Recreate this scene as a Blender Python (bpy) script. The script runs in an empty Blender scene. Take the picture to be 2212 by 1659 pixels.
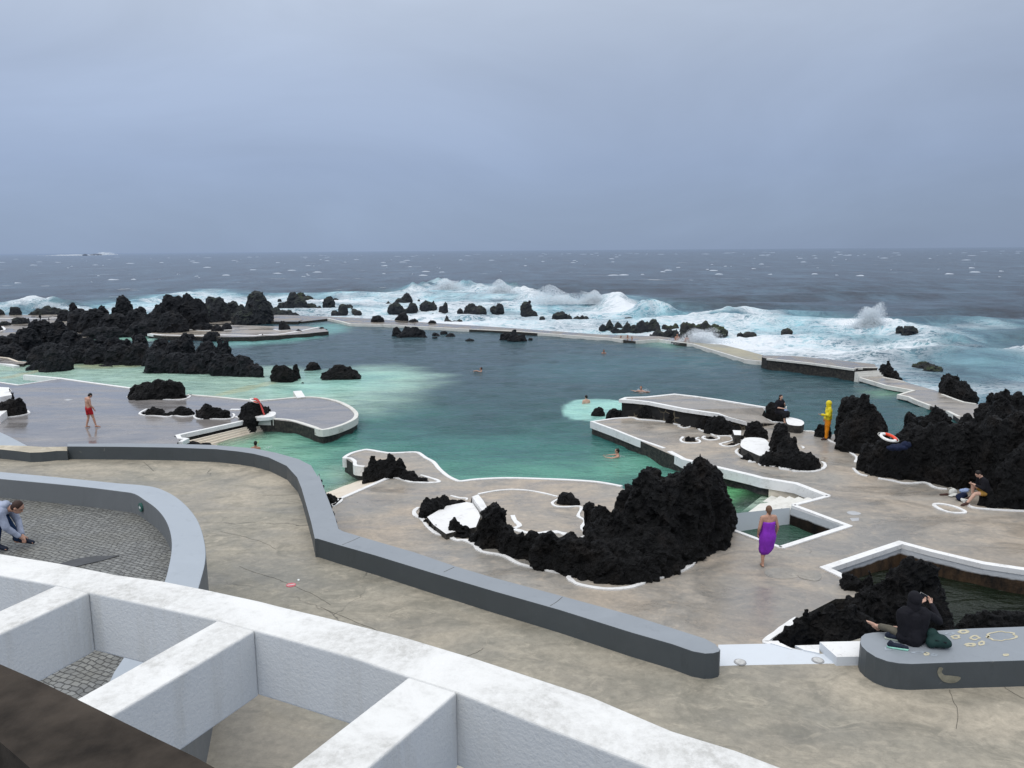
import bpy, bmesh, math, random
import numpy as np
from mathutils import Vector, Matrix
from mathutils.geometry import tessellate_polygon
random.seed(7); rng = np.random.default_rng(7)
scene = bpy.context.scene
col = scene.collection
# ------------------------------------------------------------------ camera
CAMZ = 8.3
PITCH = math.radians(9.91); ROLL = math.radians(0.39); F = 1662.0; W2, H2 = 1106.0, 829.5
fwd = np.array([0, math.cos(PITCH), -math.sin(PITCH)])
r0 = np.array([1.0, 0, 0]); u0 = np.array([0, math.sin(PITCH), math.cos(PITCH)])
rgt = math.cos(ROLL)*r0 - math.sin(ROLL)*u0
upv = math.sin(ROLL)*r0 + math.cos(ROLL)*u0
CAM = np.array([0, 0, CAMZ])
cd = bpy.data.cameras.new('camera'); cam = bpy.data.objects.new('camera', cd); col.objects.link(cam)
cam.matrix_world = Matrix(((rgt[0], upv[0], -fwd[0], 0), (rgt[1], upv[1], -fwd[1], 0), (rgt[2], upv[2], -fwd[2], CAMZ), (0, 0, 0, 1)))
cd.sensor_width = 36; cd.lens = 36*F/2212; cd.clip_start = 0.1; cd.clip_end = 20000
scene.camera = cam
# windows in which the layout was measured: origin and scale in survey units
WIN = {0: (0, 0, 1), 1: (0, 515.7, .25), 2: (548.6, 515.7, .25), 3: (1097.2, 515.7, .25), 4: (1645.8, 515.7, .256),
       5: (0, 768, .1984), 6: (384, 768, .1984), 7: (685.8, 932.6, .248), 8: (1179.5, 822.9, .248), 9: (1645.8, 768, .256),
       10: (1179.5, 987.5, .2728), 11: (1591, 1097.2, .2808), 12: (0, 932.6, .3224), 13: (0, 1207, .2976), 14: (603.5, 1207, .4464)}
def D(win, pts):
    ox, oy, s = WIN[win]
    return [(ox+p[0]*s, oy+p[1]*s) for p in pts]
def ray(x, y):
    return fwd*F + rgt*(x-W2) - upv*(y-H2)
def at(x, y, z=0.0):
    d = ray(x, y); t = (z-CAMZ)/d[2]
    return CAM + d*t
def G(win, pts, z=0.0):
    """survey points -> world points on the level z (or each on its own level)"""
    out = []
    for i, (x, y) in enumerate(D(win, pts)):
        zz = z[i] if isinstance(z, (list, tuple)) else z
        out.append(at(x, y, zz))
    return out
def smooth(pts, n=4, closed=False):
    P = [np.array(p, float) for p in pts]; out = []; m = len(P)
    rngi = range(m) if closed else range(m-1)
    for i in rngi:
        if closed: a, b, c, d = P[(i-1) % m], P[i], P[(i+1) % m], P[(i+2) % m]
        else: a, b, c, d = P[max(i-1, 0)], P[i], P[i+1], P[min(i+2, m-1)]
        for k in range(n):
            t = k/n
            out.append(.5*((2*b)+(-a+c)*t+(2*a-5*b+4*c-d)*t*t+(-a+3*b-3*c+d)*t**3))
    if not closed: out.append(P[-1])
    return out
# ------------------------------------------------------------------ numpy noise
perm = rng.permutation(256); perm = np.concatenate([perm, perm])
grad = rng.normal(size=(256, 3)); grad /= np.linalg.norm(grad, axis=1)[:, None]
def perlin(p):
    pi = np.floor(p).astype(int); f = p-pi; pi &= 255
    u = f*f*f*(f*(f*6-15)+10)
    res = 0
    for dx in (0, 1):
        for dy in (0, 1):
            for dz in (0, 1):
                h = perm[(perm[(perm[(pi[:, 0]+dx) & 255]+pi[:, 1]+dy) & 255]+pi[:, 2]+dz) & 255]
                g = grad[h]; dd = f-np.array([dx, dy, dz])
                v = (g*dd).sum(1)
                w = (u[:, 0] if dx else 1-u[:, 0])*(u[:, 1] if dy else 1-u[:, 1])*(u[:, 2] if dz else 1-u[:, 2])
                res = res+v*w
    return res*1.6
def fbm(p, o=4):
    s = 0; a = 1
    for i in range(o): s = s+a*perlin(p*2**i+17.3*i); a *= .5
    return s
def billow(p, o=3):
    s = 0; a = 1
    for i in range(o): s = s+a*np.abs(perlin(p*2.1**i+31.7*i)); a *= .5
    return s
def worley(p):
    pi = np.floor(p).astype(int); f = p-pi; n = len(p); F1 = np.full(n, 9.); F2 = np.full(n, 9.); hid = np.zeros(n, int)
    jt = (grad*.5+.5)
    for dx in (-1, 0, 1):
        for dy in (-1, 0, 1):
            for dz in (-1, 0, 1):
                h = perm[(perm[(perm[(pi[:, 0]+dx) & 255]+pi[:, 1]+dy) & 255]+pi[:, 2]+dz) & 255]
                d = ((np.array([dx, dy, dz])+jt[h]-f)**2).sum(1); m = d < F1
                F2 = np.where(m, F1, np.minimum(F2, d)); hid = np.where(m, h, hid); F1 = np.where(m, d, F1)
    return np.sqrt(F1), np.sqrt(F2), (hid*.6180339) % 1.0
def sstep(a, b, x):
    t = np.clip((x-a)/(b-a), 0, 1); return t*t*(3-2*t)
def pip(pts, poly):
    x, y = pts[:, 0], pts[:, 1]; ins = np.zeros(len(pts), bool); n = len(poly)
    for i in range(n):
        x1, y1 = poly[i][:2]; x2, y2 = poly[(i+1) % n][:2]
        if y1 == y2: continue
        c = ((y1 > y) != (y2 > y)) & (x < (x2-x1)*(y-y1)/(y2-y1)+x1)
        ins ^= c
    return ins
def pdist(pts, line, closed=True):
    best = np.full(len(pts), 1e9); n = len(line)
    for i in range(n if closed else n-1):
        a = np.array(line[i][:2]); b = np.array(line[(i+1) % n][:2]); ab = b-a; L = (ab**2).sum()+1e-9
        t = np.clip(((pts[:, :2]-a)@ab)/L, 0, 1)
        d = np.sqrt(((pts[:, :2]-(a+t[:, None]*ab))**2).sum(1))
        best = np.minimum(best, d)
    return best
def sdf(pts, poly):
    d = pdist(pts, poly); return np.where(pip(pts, poly), d, -d)
# ------------------------------------------------------------------ object helpers
def link(o, parent=None):
    col.objects.link(o)
    if parent is not None:
        o.parent = parent; 
    return o
def tag(o, label=None, cat=None, group=None, kind=None):
    if label: o['label'] = label
    if cat: o['category'] = cat
    if group: o['group'] = group
    if kind: o['kind'] = kind
    return o
def empty(name, loc, label=None, cat=None, group=None, rz=0):
    o = bpy.data.objects.new(name, None); o.location = loc; o.rotation_euler = (0, 0, rz); o.empty_display_size = .2
    link(o); return tag(o, label, cat, group)
def mesh(name, verts, faces, mat, parent=None, sm=False, world=True):
    """verts in world space; parent offset (translation only) is removed"""
    v = np.array(verts, float)
    if parent is not None and world: v = v-np.array(parent.location)
    me = bpy.data.meshes.new(name); me.from_pydata(v.tolist(), [], faces); 
    ms = mat if isinstance(mat, (list, tuple)) else [mat]
    for m in ms: me.materials.append(m)
    if sm: me.shade_smooth()
    me.update()
    return link(bpy.data.objects.new(name, me), parent)
def centre(o):
    """move a top-level mesh's origin to the middle of its base"""
    me = o.data; n = len(me.vertices); a = np.zeros(n*3); me.vertices.foreach_get('co', a); a = a.reshape(-1, 3)
    c = np.array([(a[:, 0].min()+a[:, 0].max())/2, (a[:, 1].min()+a[:, 1].max())/2, a[:, 2].min()])
    me.vertices.foreach_set('co', (a-c).ravel()); o.location = c; me.update(); return o
def area2(p): return sum(p[i][0]*p[(i+1) % len(p)][1]-p[(i+1) % len(p)][0]*p[i][1] for i in range(len(p)))
def prism_data(poly, zb, sides=True):
    P = [np.array(p, float) for p in poly]
    if area2(P) < 0: P = P[::-1]
    n = len(P)
    tris = tessellate_polygon([[Vector((p[0], p[1], 0)) for p in P]])
    V = [tuple(p) for p in P]; Fc = []
    for t in tris:
        a, b, c = t
        if (P[b][0]-P[a][0])*(P[c][1]-P[a][1])-(P[c][0]-P[a][0])*(P[b][1]-P[a][1]) < 0: t = (a, c, b)
        Fc.append(tuple(t))
    nt = len(Fc)
    if sides:
        V += [(p[0], p[1], zb) for p in P]
        Fc += [(n+i, n+(i+1) % n, (i+1) % n, i) for i in range(n)]
    return V, Fc, nt
def prism(name, poly, zb, mtop, mside, parent=None):
    V, Fc, nt = prism_data(poly, zb)
    o = mesh(name, V, Fc, [mtop, mside], parent)
    idx = np.array([0]*nt+[1]*(len(Fc)-nt), dtype=np.int32); o.data.polygons.foreach_set('material_index', idx)
    return o
def ribbon_data(line, width, up, down, closed=False, jit=0.0, seed=0):
    P = [np.array(p, float) for p in line]; n = len(P); V = []; rr = random.Random(seed)
    for i in range(n):
        if closed: a, b = P[(i-1) % n], P[(i+1) % n]; p0, p1 = P[i]-a, b-P[i]
        else:
            p0 = P[i]-P[i-1] if i > 0 else P[1]-P[0]; p1 = P[i+1]-P[i] if i < n-1 else P[i]-P[i-1]
        t0 = p0[:2]/(np.linalg.norm(p0[:2])+1e-9); t1 = p1[:2]/(np.linalg.norm(p1[:2])+1e-9)
        t = t0+t1; L = np.linalg.norm(t); t = t/L if L > .3 else t0
        nn = np.array([-t[1], t[0]]); c = max(.6, abs(nn@np.array([-t0[1], t0[0]])))
        w = (width if np.isscalar(width) else width[i])*(1+jit*(rr.random()-.5))/2/c
        for s, zz in ((-1, -down), (-1, up), (1, up), (1, -down)):
            V.append((P[i][0]+nn[0]*w*s, P[i][1]+nn[1]*w*s, P[i][2]+zz))
    Fc = []
    for i in range(n if closed else n-1):
        a = 4*i; b = 4*((i+1) % n)
        for k in range(3): Fc.append((a+k, b+k, b+k+1, a+k+1))
    if not closed: Fc += [(0, 1, 2, 3), (4*(n-1)+3, 4*(n-1)+2, 4*(n-1)+1, 4*(n-1))]
    return V, Fc
def ribbon(name, line, width, up, down, mat, parent=None, closed=False, jit=0.0):
    V, Fc = ribbon_data(line, width, up, down, closed, jit, len(line))
    o = mesh(name, V, [f[::-1] for f in Fc], mat, parent); 
    bm = bmesh.new(); bm.from_mesh(o.data); bmesh.ops.recalc_face_normals(bm, faces=bm.faces); bm.to_mesh(o.data); bm.free()
    return o
# ------------------------------------------------------------------ materials
class M:
    def __init__(s, name):
        s.m = bpy.data.materials.new(name); s.m.use_nodes = True; s.t = s.m.node_tree; s.t.nodes.clear()
        s.out = s.t.nodes.new('ShaderNodeOutputMaterial'); s._p = None
    def n(s, typ, props=None, **inp):
        nd = s.t.nodes.new('ShaderNode'+typ)
        for k, v in (props or {}).items(): setattr(nd, k, v)
        for k, v in inp.items():
            key = int(k[1:]) if k[0] == 'i' and k[1:].isdigit() else k.replace('_', ' ')
            s.set(nd.inputs[key], v)
        return nd
    def set(s, sock, v):
        if isinstance(v, bpy.types.NodeSocket): s.t.links.new(v, sock)
        elif isinstance(v, bpy.types.Node): s.t.links.new(v.outputs[0], sock)
        else:
            if isinstance(v, (tuple, list)) and len(v) == 3 and sock.type == 'RGBA': v = (*v, 1)
            sock.default_value = v
    def pos(s):
        if s._p is None: s._p = s.n('NewGeometry').outputs['Position']
        return s._p
    def vm(s, a, b, op='MULTIPLY'): return s.n('VectorMath', {'operation': op}, i0=a, i1=b).outputs[0]
    def math(s, op, a, b=0.0, clamp=False): return s.n('Math', {'operation': op, 'use_clamp': clamp}, i0=a, i1=b).outputs[0]
    def noise(s, scale, detail=4, rough=.5, dist=0, vec=None, stretch=None, typ=None):
        v = vec if vec is not None else s.pos()
        if stretch: v = s.vm(v, stretch)
        nd = s.n('TexNoise', None, Vector=v, Scale=scale, Detail=detail, Roughness=rough, Distortion=dist)
        return nd.outputs[0]
    def mr(s, v, a, b, c=0.0, d=1.0, sm=False):
        return s.n('MapRange', {'interpolation_type': 'SMOOTHSTEP' if sm else 'LINEAR'}, i0=v, i1=a, i2=b, i3=c, i4=d).outputs[0]
    def mix(s, f, a, b, mode='MIX'):
        nd = s.t.nodes.new('ShaderNodeMix'); nd.data_type = 'RGBA'; nd.blend_type = mode
        s.set(nd.inputs[0], f); s.set(nd.inputs[6], a); s.set(nd.inputs[7], b); return nd.outputs[2]
    def bump(s, h, strength=.5, dist=.02, normal=None):
        kw = dict(Strength=strength, Distance=dist, Height=h)
        if normal is not None: kw['Normal'] = normal
        return s.n('Bump', None, **kw).outputs[0]
    def attr(s, name): return s.n('Attribute', {'attribute_name': name})
    def bsdf(s, colr, rough=.8, spec=.5, normal=None, **kw):
        nd = s.n('BsdfPrincipled', None, Base_Color=colr, Roughness=rough, **kw)
        nd.inputs['Specular IOR Level'].default_value = spec
        if normal is not None: s.set(nd.inputs['Normal'], normal)
        return nd.outputs[0]
    def done(s, sh): s.t.links.new(sh, s.out.inputs[0]); return s.m
def m_plain(name, c, rough=.7, var=.15, sc=6, bump=0.0, spec=.4):
    m = M(name); n1 = m.noise(sc, 5, .6)
    d = tuple(x*(1-var) for x in c); l = tuple(min(1, x*(1+var)) for x in c)
    colr = m.mix(m.mr(n1, .3, .7), d, l)
    nor = m.bump(m.noise(sc*5, 4), bump, .01) if bump else None
    return m.done(m.bsdf(colr, rough, spec, nor))
def m_concrete(name, base, dark, warm, wet, flood=0.0, streak=(1, 1, 1), cracks=True):
    m = M(name)
    big = m.noise(.22, 5, .6, .8, stretch=streak)
    mid = m.noise(.9, 7, .68, 1.4, stretch=streak)
    fine = m.noise(7, 8, .8)
    c = m.mix(m.mr(big, .35, .65, sm=True), base, warm)
    c = m.mix(m.mr(mid, .45, .7, 0, .6, True), c, dark)
    c = m.mix(m.mr(m.noise(.55, 8, .7, 2.2, stretch=(streak[0]*1.3, streak[1], 1)), .56, .72, 0, .5, True), c, tuple(min(1, x*1.45) for x in warm))
    c = m.mix(m.mr(fine, .35, .68, 0, .45), c, tuple(x*.6 for x in dark))
    c = m.mix(m.mr(m.noise(2.6, 8, .75, 1.0, stretch=streak), .5, .66, 0, .4, True), c, tuple(min(1, x*1.2) for x in warm))
    if cracks:
        vo = m.n('TexVoronoi', {'feature': 'DISTANCE_TO_EDGE'}, Vector=m.n('VectorMath', {'operation': 'ADD'}, i0=m.pos(), i1=m.n('TexNoise', None, Vector=m.pos(), Scale=.9, Detail=6).outputs[1]).outputs[0], Scale=.085)
        ck = m.math('MULTIPLY', m.mr(vo.outputs[0], 0.0, .0022, 1, 0), m.mr(m.noise(.5, 2), .5, .6))
        c = m.mix(m.math('MULTIPLY', ck, .75), c, (.03, .028, .025))
    wetn = m.noise(.35, 6, .62, 1.2, stretch=streak)
    rgh = m.mr(wetn, .38, .62, wet[0], wet[1], True)
    nor = m.bump(m.noise(30, 5, .7), .25*(1-flood)+.03, .01)
    c = m.mix(m.mr(wetn, .38, .6, .35, 0), c, tuple(x*.45 for x in dark))
    return m.done(m.bsdf(c, rgh, .5, nor))
MAT = {}
MAT['deck'] = m_concrete('concrete_deck', (.37, .345, .305), (.20, .197, .187), (.48, .40, .31), (.25, .65), streak=(.8, 1.3, 1))
MAT['deck_wet'] = m_concrete('concrete_flooded', (.26, .25, .25), (.17, .165, .168), (.31, .285, .265), (.06, .3), .9, streak=(.5, 1.5, 1), cracks=False)
MAT['deck_mid'] = m_concrete('concrete_wet', (.34, .315, .285), (.2, .195, .185), (.42, .36, .29), (.14, .5), .5, streak=(.6, 1.6, 1), cracks=False)
MAT['prom'] = m_concrete('concrete_promenade', (.325, .305, .25), (.17, .163, .13), (.47, .415, .325), (.4, .75), streak=(.8, 1.3, 1))
MAT['far'] = m_concrete('concrete_far', (.25, .22, .19), (.16, .145, .13), (.32, .28, .23), (.12, .5), .5, cracks=False)
MAT['sand'] = m_concrete('concrete_algae', (.40, .36, .24), (.28, .26, .19), (.45, .42, .3), (.3, .6), cracks=False)
def m_white(name, c=(.8, .8, .79), grime=.35, sc=3.0, stucco=0.0, gc=(.38, .35, .3)):
    m = M(name); n1 = m.noise(sc, 7, .7, .5); n2 = m.noise(sc*7, 5, .7)
    g = m.math('MULTIPLY', m.mr(n1, .48, .75, 0, 1, True), m.mr(n2, .3, .65))
    g = m.math('MAXIMUM', g, m.math('MULTIPLY', m.mr(m.noise(sc*2.6, 8, .8, 1.0), .56, .68, 0, 1), .75))
    cc = m.mix(m.math('MULTIPLY', g, grime), c, gc)
    nor = m.bump(m.noise(38, 4, .6), .2+stucco, .008+.02*stucco)
    return m.done(m.bsdf(cc, .6, .3, nor))
MAT['white'] = m_white('white_paint', grime=.7, sc=2.2, gc=(.3, .28, .24))
MAT['white_old'] = m_white('white_paint_weathered', (.7, .69, .64), .85, 1.6, gc=(.22, .2, .14))
MAT['cream'] = m_white('cream_paint', (.74, .66, .55), .5, 1.5, gc=(.36, .26, .17))
MAT['strip'] = m_white('landing_paint', (.62, .66, .7), .15, 1.5)
# pergola: grey mould on top, runs on faces; side shade put into face colour
def m_pergola():
    m = M('pergola_render'); nz = m.n('SeparateXYZ', None, i0=m.n('NewGeometry').outputs['Normal']).outputs[2]
    n1 = m.noise(1.6, 8, .72, .6); n2 = m.noise(22, 6, .75)
    stain = m.math('MULTIPLY', m.mr(n1, .36, .66, 0, 1, True), m.mr(n2, .3, .62))
    top = m.mix(m.math('MULTIPLY', stain, .58), (.78, .78, .76), (.30, .29, .26))
    run = m.noise(1.0, 6, .7, 0, stretch=(5, 5, .5))
    face = m.mix(m.mr(run, .5, .78, 0, .4), (.62, .63, .625), (.36, .33, .26))
    c = m.mix(m.mr(nz, .5, .9), face, top)
    h = m.math('ADD', m.math('MULTIPLY', m.noise(45, 4, .6), 1.0), m.math('MULTIPLY', m.noise(80, 3), .35))
    rough_n = m.bump(h, .5, .010)
    return m.done(m.bsdf(c, .75, .25, rough_n))
MAT['pergola'] = m_pergola()
def m_rock(name, c1=(.004, .0042, .0046), c2=(.026, .026, .028), brown=(.024, .019, .016), moss=0.0, haze=0.0):
    m = M(name); n1 = m.noise(1.1, 6, .65); n2 = m.noise(7, 8, .75)
    c = m.mix(m.math('MULTIPLY', m.mr(n2, .46, .76), m.mr(m.noise(2.4, 5, .7), .35, .65, .25, 1)), c1, c2)
    c = m.mix(m.mr(n1, .52, .7, 0, .6), c, brown)
    if moss:
        nz = m.n('SeparateXYZ', None, i0=m.n('NewGeometry').outputs['Normal']).outputs[2]
        mk = m.math('MULTIPLY', m.mr(nz, .2, .8), m.mr(m.noise(.8, 5, .6), .42, .58))
        c = m.mix(m.math('MULTIPLY', mk, moss), c, (.045, .065, .02))
    if haze: c = m.mix(haze, c, (.16, .19, .24))  # distance haze painted in by tinting the rock colour
    vo = m.n('TexVoronoi', None, Vector=m.pos(), Scale=9.0)
    h = m.math('ADD', m.noise(14, 8, .8), m.math('MULTIPLY', vo.outputs[0], .6))
    return m.done(m.bsdf(c, m.mr(n2, .35, .7, .5, .9), .22, m.bump(h, 1.0, .09)))
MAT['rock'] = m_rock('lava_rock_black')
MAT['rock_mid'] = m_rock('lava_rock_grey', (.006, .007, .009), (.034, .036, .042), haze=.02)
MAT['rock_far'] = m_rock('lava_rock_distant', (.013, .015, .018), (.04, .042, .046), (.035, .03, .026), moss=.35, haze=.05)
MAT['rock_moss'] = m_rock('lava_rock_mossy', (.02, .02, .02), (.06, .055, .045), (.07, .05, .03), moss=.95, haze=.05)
def m_edge():
    m = M('deck_side_stone'); z = m.n('SeparateXYZ', None, i0=m.pos()).outputs[2]
    n = m.noise(3.0, 6, .7)
    rock = m.mix(m.mr(m.noise(6, 6, .7), .4, .65), (.012, .012, .012), (.06, .055, .045))
    return m.done(m.bsdf(m.mix(m.mr(n, .6, .72, 0, .5), rock, (.1, .085, .06)), .6, .4, m.bump(m.noise(8, 6, .75), .9, .1)))
MAT['edge'] = m_edge()
def m_rubble():
    m = M('rubble_masonry'); vo = m.n('TexVoronoi', {'feature': 'DISTANCE_TO_EDGE'}, Vector=m.pos(), Scale=2.6)
    c = m.mix(m.math('MAXIMUM', m.mr(vo.outputs[0], .03, .07), m.mr(m.noise(.5, 2), .45, .5)), (.13, .11, .075), (.016, .016, .016))
    return m.done(m.bsdf(c, .8, .3, m.bump(vo.outputs[0], .8, .1)))
MAT['rubble'] = m_rubble()
def m_pitwall(k_=1.0):
    m = M('stained_pit_wall'); run = m.noise(1.0, 7, .7, 0, stretch=(2.2, 2.2, .9))
    z = m.n('SeparateXYZ', None, i0=m.pos()).outputs[2]
    c = m.mix(m.mr(run, .4, .62), (.012*k_, .009*k_, .007*k_), (.075*k_, .045*k_, .024*k_))
    c = m.mix(m.mr(m.math('ADD', z, m.math('MULTIPLY', m.noise(3, 5), .12)), -.22, -.17), c, (.56, .58, .6))
    return m.done(m.bsdf(c, .7, .3, m.bump(m.noise(10, 6), .5, .03)))
MAT['pitwall'] = m_pitwall(); MAT['pitblack'] = m_pitwall(.25)
def m_paint(name, c, rough=.45, wear=.25):
    m = M(name); n1 = m.noise(1.3, 6, .65, .8); n2 = m.noise(40, 3)
    cc = m.mix(m.mr(n1, .35, .7, 0, wear), c, tuple(x*1.35+.01 for x in c))
    cc = m.mix(m.mr(m.noise(.9, 8, .8, stretch=(3, 3, .6)), .56, .72, 0, .5), cc, tuple(x*.6 for x in c))
    cc = m.mix(m.mr(m.noise(5.5, 9, .85, .6), .63, .67, 0, .5), cc, (.34, .34, .31))
    cc = m.mix(m.mr(m.noise(.5, 6, .7, 1.5), .5, .72, 0, .35), cc, tuple(x*1.25+.02 for x in c))
    return m.done(m.bsdf(cc, m.mr(n1, .3, .7, rough-.1, rough+.15), .45, m.bump(n2, .12, .008)))
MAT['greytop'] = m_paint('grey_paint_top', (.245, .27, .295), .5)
MAT['greyface'] = m_paint('grey_paint_face', (.06, .071, .078), .5)  # top-to-face shading contrast of the walls put into the colours
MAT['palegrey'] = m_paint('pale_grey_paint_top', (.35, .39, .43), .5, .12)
MAT['paleface'] = m_paint('pale_grey_paint_face', (.15, .16, .165), .6, .15)  # pale wall's face darkened in colour the same way
MAT['brokentop'] = m_concrete('broken_mortar', (.58, .52, .40), (.36, .31, .22), (.66, .6, .48), (.7, .9), cracks=False)
def m_cobble():
    m = M('cobblestones')
    wv = m.n('VectorMath', {'operation': 'ADD'}, i0=m.pos(), i1=m.vm(m.n('TexNoise', None, Vector=m.pos(), Scale=3.2, Detail=3).outputs[1], (.16, .16, 0))).outputs[0]
    rot = m.n('VectorRotate', {'rotation_type': 'Z_AXIS'}, Vector=wv, Angle=.45)
    br = m.n('TexBrick', {'offset': .5}, Vector=rot.outputs[0], Color1=(.0, .0, .0), Color2=(1, 1, 1), Mortar=(.5, .5, .5), Scale=1.0, Mortar_Size=.009, Mortar_Smooth=.7, Bias=0.0, Brick_Width=.108, Row_Height=.078)
    gap = br.outputs['Fac']
    tone = m.n('SeparateColor', None, i0=br.outputs['Color']).outputs[0]
    n = m.noise(14, 5, .7); big = m.noise(.6, 4, .6)
    c = m.mix(m.math('ADD', m.math('MULTIPLY', tone, .6), m.math('MULTIPLY', n, .4)), (.11, .112, .108), (.26, .265, .25))
    c = m.mix(m.mr(big, .45, .65, 0, .4), c, (.18, .17, .13))
    c = m.mix(m.mr(gap, .15, .8), c, (.07, .067, .06))
    h = m.math('ADD', m.math('SUBTRACT', 1.0, gap), m.math('MULTIPLY', n, .3))
    return m.done(m.bsdf(c, m.mr(n, .3, .7, .35, .7), .45, m.bump(h, .9, .02)))
MAT['cobble'] = m_cobble()
MAT['coping'] = m_plain('brown_stone_coping', (.042, .034, .027), .85, .55, 7, .35, .15)
MAT['coping2'] = m_plain('green_grey_stone', (.09, .115, .11), .85, .4, 9, .35, .15)
# ------------------------------------------------------------------ water materials
def m_pool():
    m = M('pool_water'); c = m.attr('wcol').outputs['Color']; a = m.attr('walpha').outputs['Fac']
    n = m.noise(.35, 6, .65, 1.0, stretch=(.6, 1.6, 1))
    c = m.mix(m.mr(n, .42, .66, 0, .55, True), c, m.mix(1.0, c, (.45, .55, .62), 'MULTIPLY'))
    h = m.math('ADD', m.noise(1.1, 4, .6, .3, stretch=(.55, 1.35, 1)), m.math('MULTIPLY', m.noise(4.2, 4, .6, .2, stretch=(.6, 1.3, 1)), .34))
    h = m.math('ADD', h, m.math('MULTIPLY', m.noise(.35, 2, .5, 0, stretch=(.7, 1.2, 1)), .8))
    nor = m.bump(h, 1.0, .3)
    b = m.bsdf(c, .13, .5, nor, IOR=1.33)
    gl = m.n('BsdfGlossy', None, Color=(1, 1, 1), Roughness=.08, Normal=nor).outputs[0]
    fr = m.n('Fresnel', None, IOR=1.33, Normal=nor).outputs[0]
    tr = m.n('BsdfTransparent', None, Color=(.86, .96, .91)).outputs[0]
    clear = m.n('MixShader', None, i0=fr, i1=tr, i2=gl).outputs[0]
    return m.done(m.n('MixShader', None, i0=a, i1=clear, i2=b).outputs[0])
MAT['pool'] = m_pool()
HAZE = (.255, .335, .485)  # sky tone painted over far water and whitecaps as haze
def m_sea():
    m = M('sea_water'); fo = m.attr('foam').outputs['Fac']; aq = m.attr('aqua').outputs['Fac']
    P = m.pos()
    dist = m.n('VectorMath', {'operation': 'LENGTH'}, i0=P).outputs['Value']
    far = m.noise(.06, 6, .7, .3, stretch=(.6, .14, 1))
    deep = m.mix(m.mr(far, .35, .65), (.014, .036, .06), (.04, .077, .115))
    chop = m.math('ADD', m.math('MULTIPLY', m.noise(.25, 5, .7, .2, stretch=(.5, .16, 1)), .55), m.math('MULTIPLY', m.noise(.5, 6, .7, .3, stretch=(.5, .6, 1)), .45))
    deep = m.mix(m.mr(chop, .42, .6), m.mix(1.0, deep, (.18, .24, .3), 'MULTIPLY'), m.mix(1.0, deep, (1.55, 1.5, 1.4), 'MULTIPLY'))  # light and dark of wave faces painted as stretched colour noise
    aqua = m.mix(m.mr(m.noise(.16, 6, .65, 1.2), .4, .62), (.06, .19, .26), (.30, .60, .68))
    c = m.mix(aq, deep, aqua)
    lace = m.noise(.22, 10, .68, 1.6, stretch=(.55, 1, 1)); lace2 = m.noise(.75, 8, .72, 2.2, stretch=(.6, 1, 1))
    rid = m.math('ABSOLUTE', m.math('SUBTRACT', lace, .5)); rid2 = m.math('ABSOLUTE', m.math('SUBTRACT', lace2, .5))
    veins = m.math('MAXIMUM', m.mr(rid, .0, .05, 1, 0), m.mr(rid2, .0, .07, .9, 0))
    wide = m.mr(m.math('ADD', m.math('ADD', m.math('MULTIPLY', lace, 1.2), m.math('MULTIPLY', lace2, .8)), m.math('MULTIPLY', fo, .95)), 1.48, 1.85, 0, 1, True)
    wf = m.math('MULTIPLY', m.math('MAXIMUM', wide, m.math('MULTIPLY', veins, m.mr(fo, .12, .45))), m.mr(fo, .03, .2))
    # open-water whitecaps
    cap = m.math('MULTIPLY', m.mr(m.noise(.05, 3, .5, .2, stretch=(.35, 1, 1)), .6, .66), m.mr(m.noise(.33, 4, .65, .3, stretch=(.3, 1, 1)), .605, .66))
    wf = m.math('MAXIMUM', wf, m.math('MULTIPLY', cap, .75))
    c = m.mix(wf, c, (.74, .78, .81))
    h = m.math('ADD', m.noise(.5, 6, .65, .3, stretch=(.5, 1, 1)), m.math('MULTIPLY', m.noise(2.2, 5, .65), .3))
    nor = m.bump(h, .8, .7)
    rg = m.mr(wf, 0, .6, .22, .8)
    b = m.bsdf(c, rg, .4, nor, IOR=1.33)
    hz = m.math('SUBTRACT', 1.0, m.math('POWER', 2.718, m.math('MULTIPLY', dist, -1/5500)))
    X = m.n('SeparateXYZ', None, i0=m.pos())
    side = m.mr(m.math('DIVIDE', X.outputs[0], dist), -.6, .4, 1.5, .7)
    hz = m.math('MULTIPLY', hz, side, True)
    em = m.n('Emission', None, Color=HAZE, Strength=1.0).outputs[0]  # haze painted as emission that grows with distance
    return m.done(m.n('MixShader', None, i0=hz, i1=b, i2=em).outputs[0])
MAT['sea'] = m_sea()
# ------------------------------------------------------------------ sky and light
w = bpy.data.worlds.new('World'); scene.world = w; w.use_nodes = True
t = w.node_tree; t.nodes.clear(); L = t.links.new
out = t.nodes.new('ShaderNodeOutputWorld'); bg = t.nodes.new('ShaderNodeBackground')
SUN_EL, SUN_AZ = math.radians(62), math.radians(215)
sky = t.nodes.new('ShaderNodeTexSky'); sky.sky_type = 'NISHITA'; sky.sun_disc = False; sky.sun_elevation = SUN_EL; sky.sun_rotation = SUN_AZ
tc = t.nodes.new('ShaderNodeTexCoord'); sep = t.nodes.new('ShaderNodeSeparateXYZ'); L(tc.outputs['Generated'], sep.inputs[0])
ramp = t.nodes.new('ShaderNodeValToRGB'); el = ramp.color_ramp.elements
def ms(v): 
    return v
stops = [(0.0, (.262, .34, .485)), (.03, (.278, .36, .51)), (.10, (.305, .388, .555)), (.2, (.375, .455, .61)), (.30, (.485, .56, .69)), (.5, (.95, 1.0, 1.1)), (1.0, (1.3, 1.32, 1.36))]
ramp.color_ramp.elements[0].position = 0; el[0].color = (*stops[0][1], 1); el[1].position = 1; el[1].color = (*stops[-1][1], 1)
for p, c in stops[1:-1]:
    e = el.new(p); e.color = (*c, 1)
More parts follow.
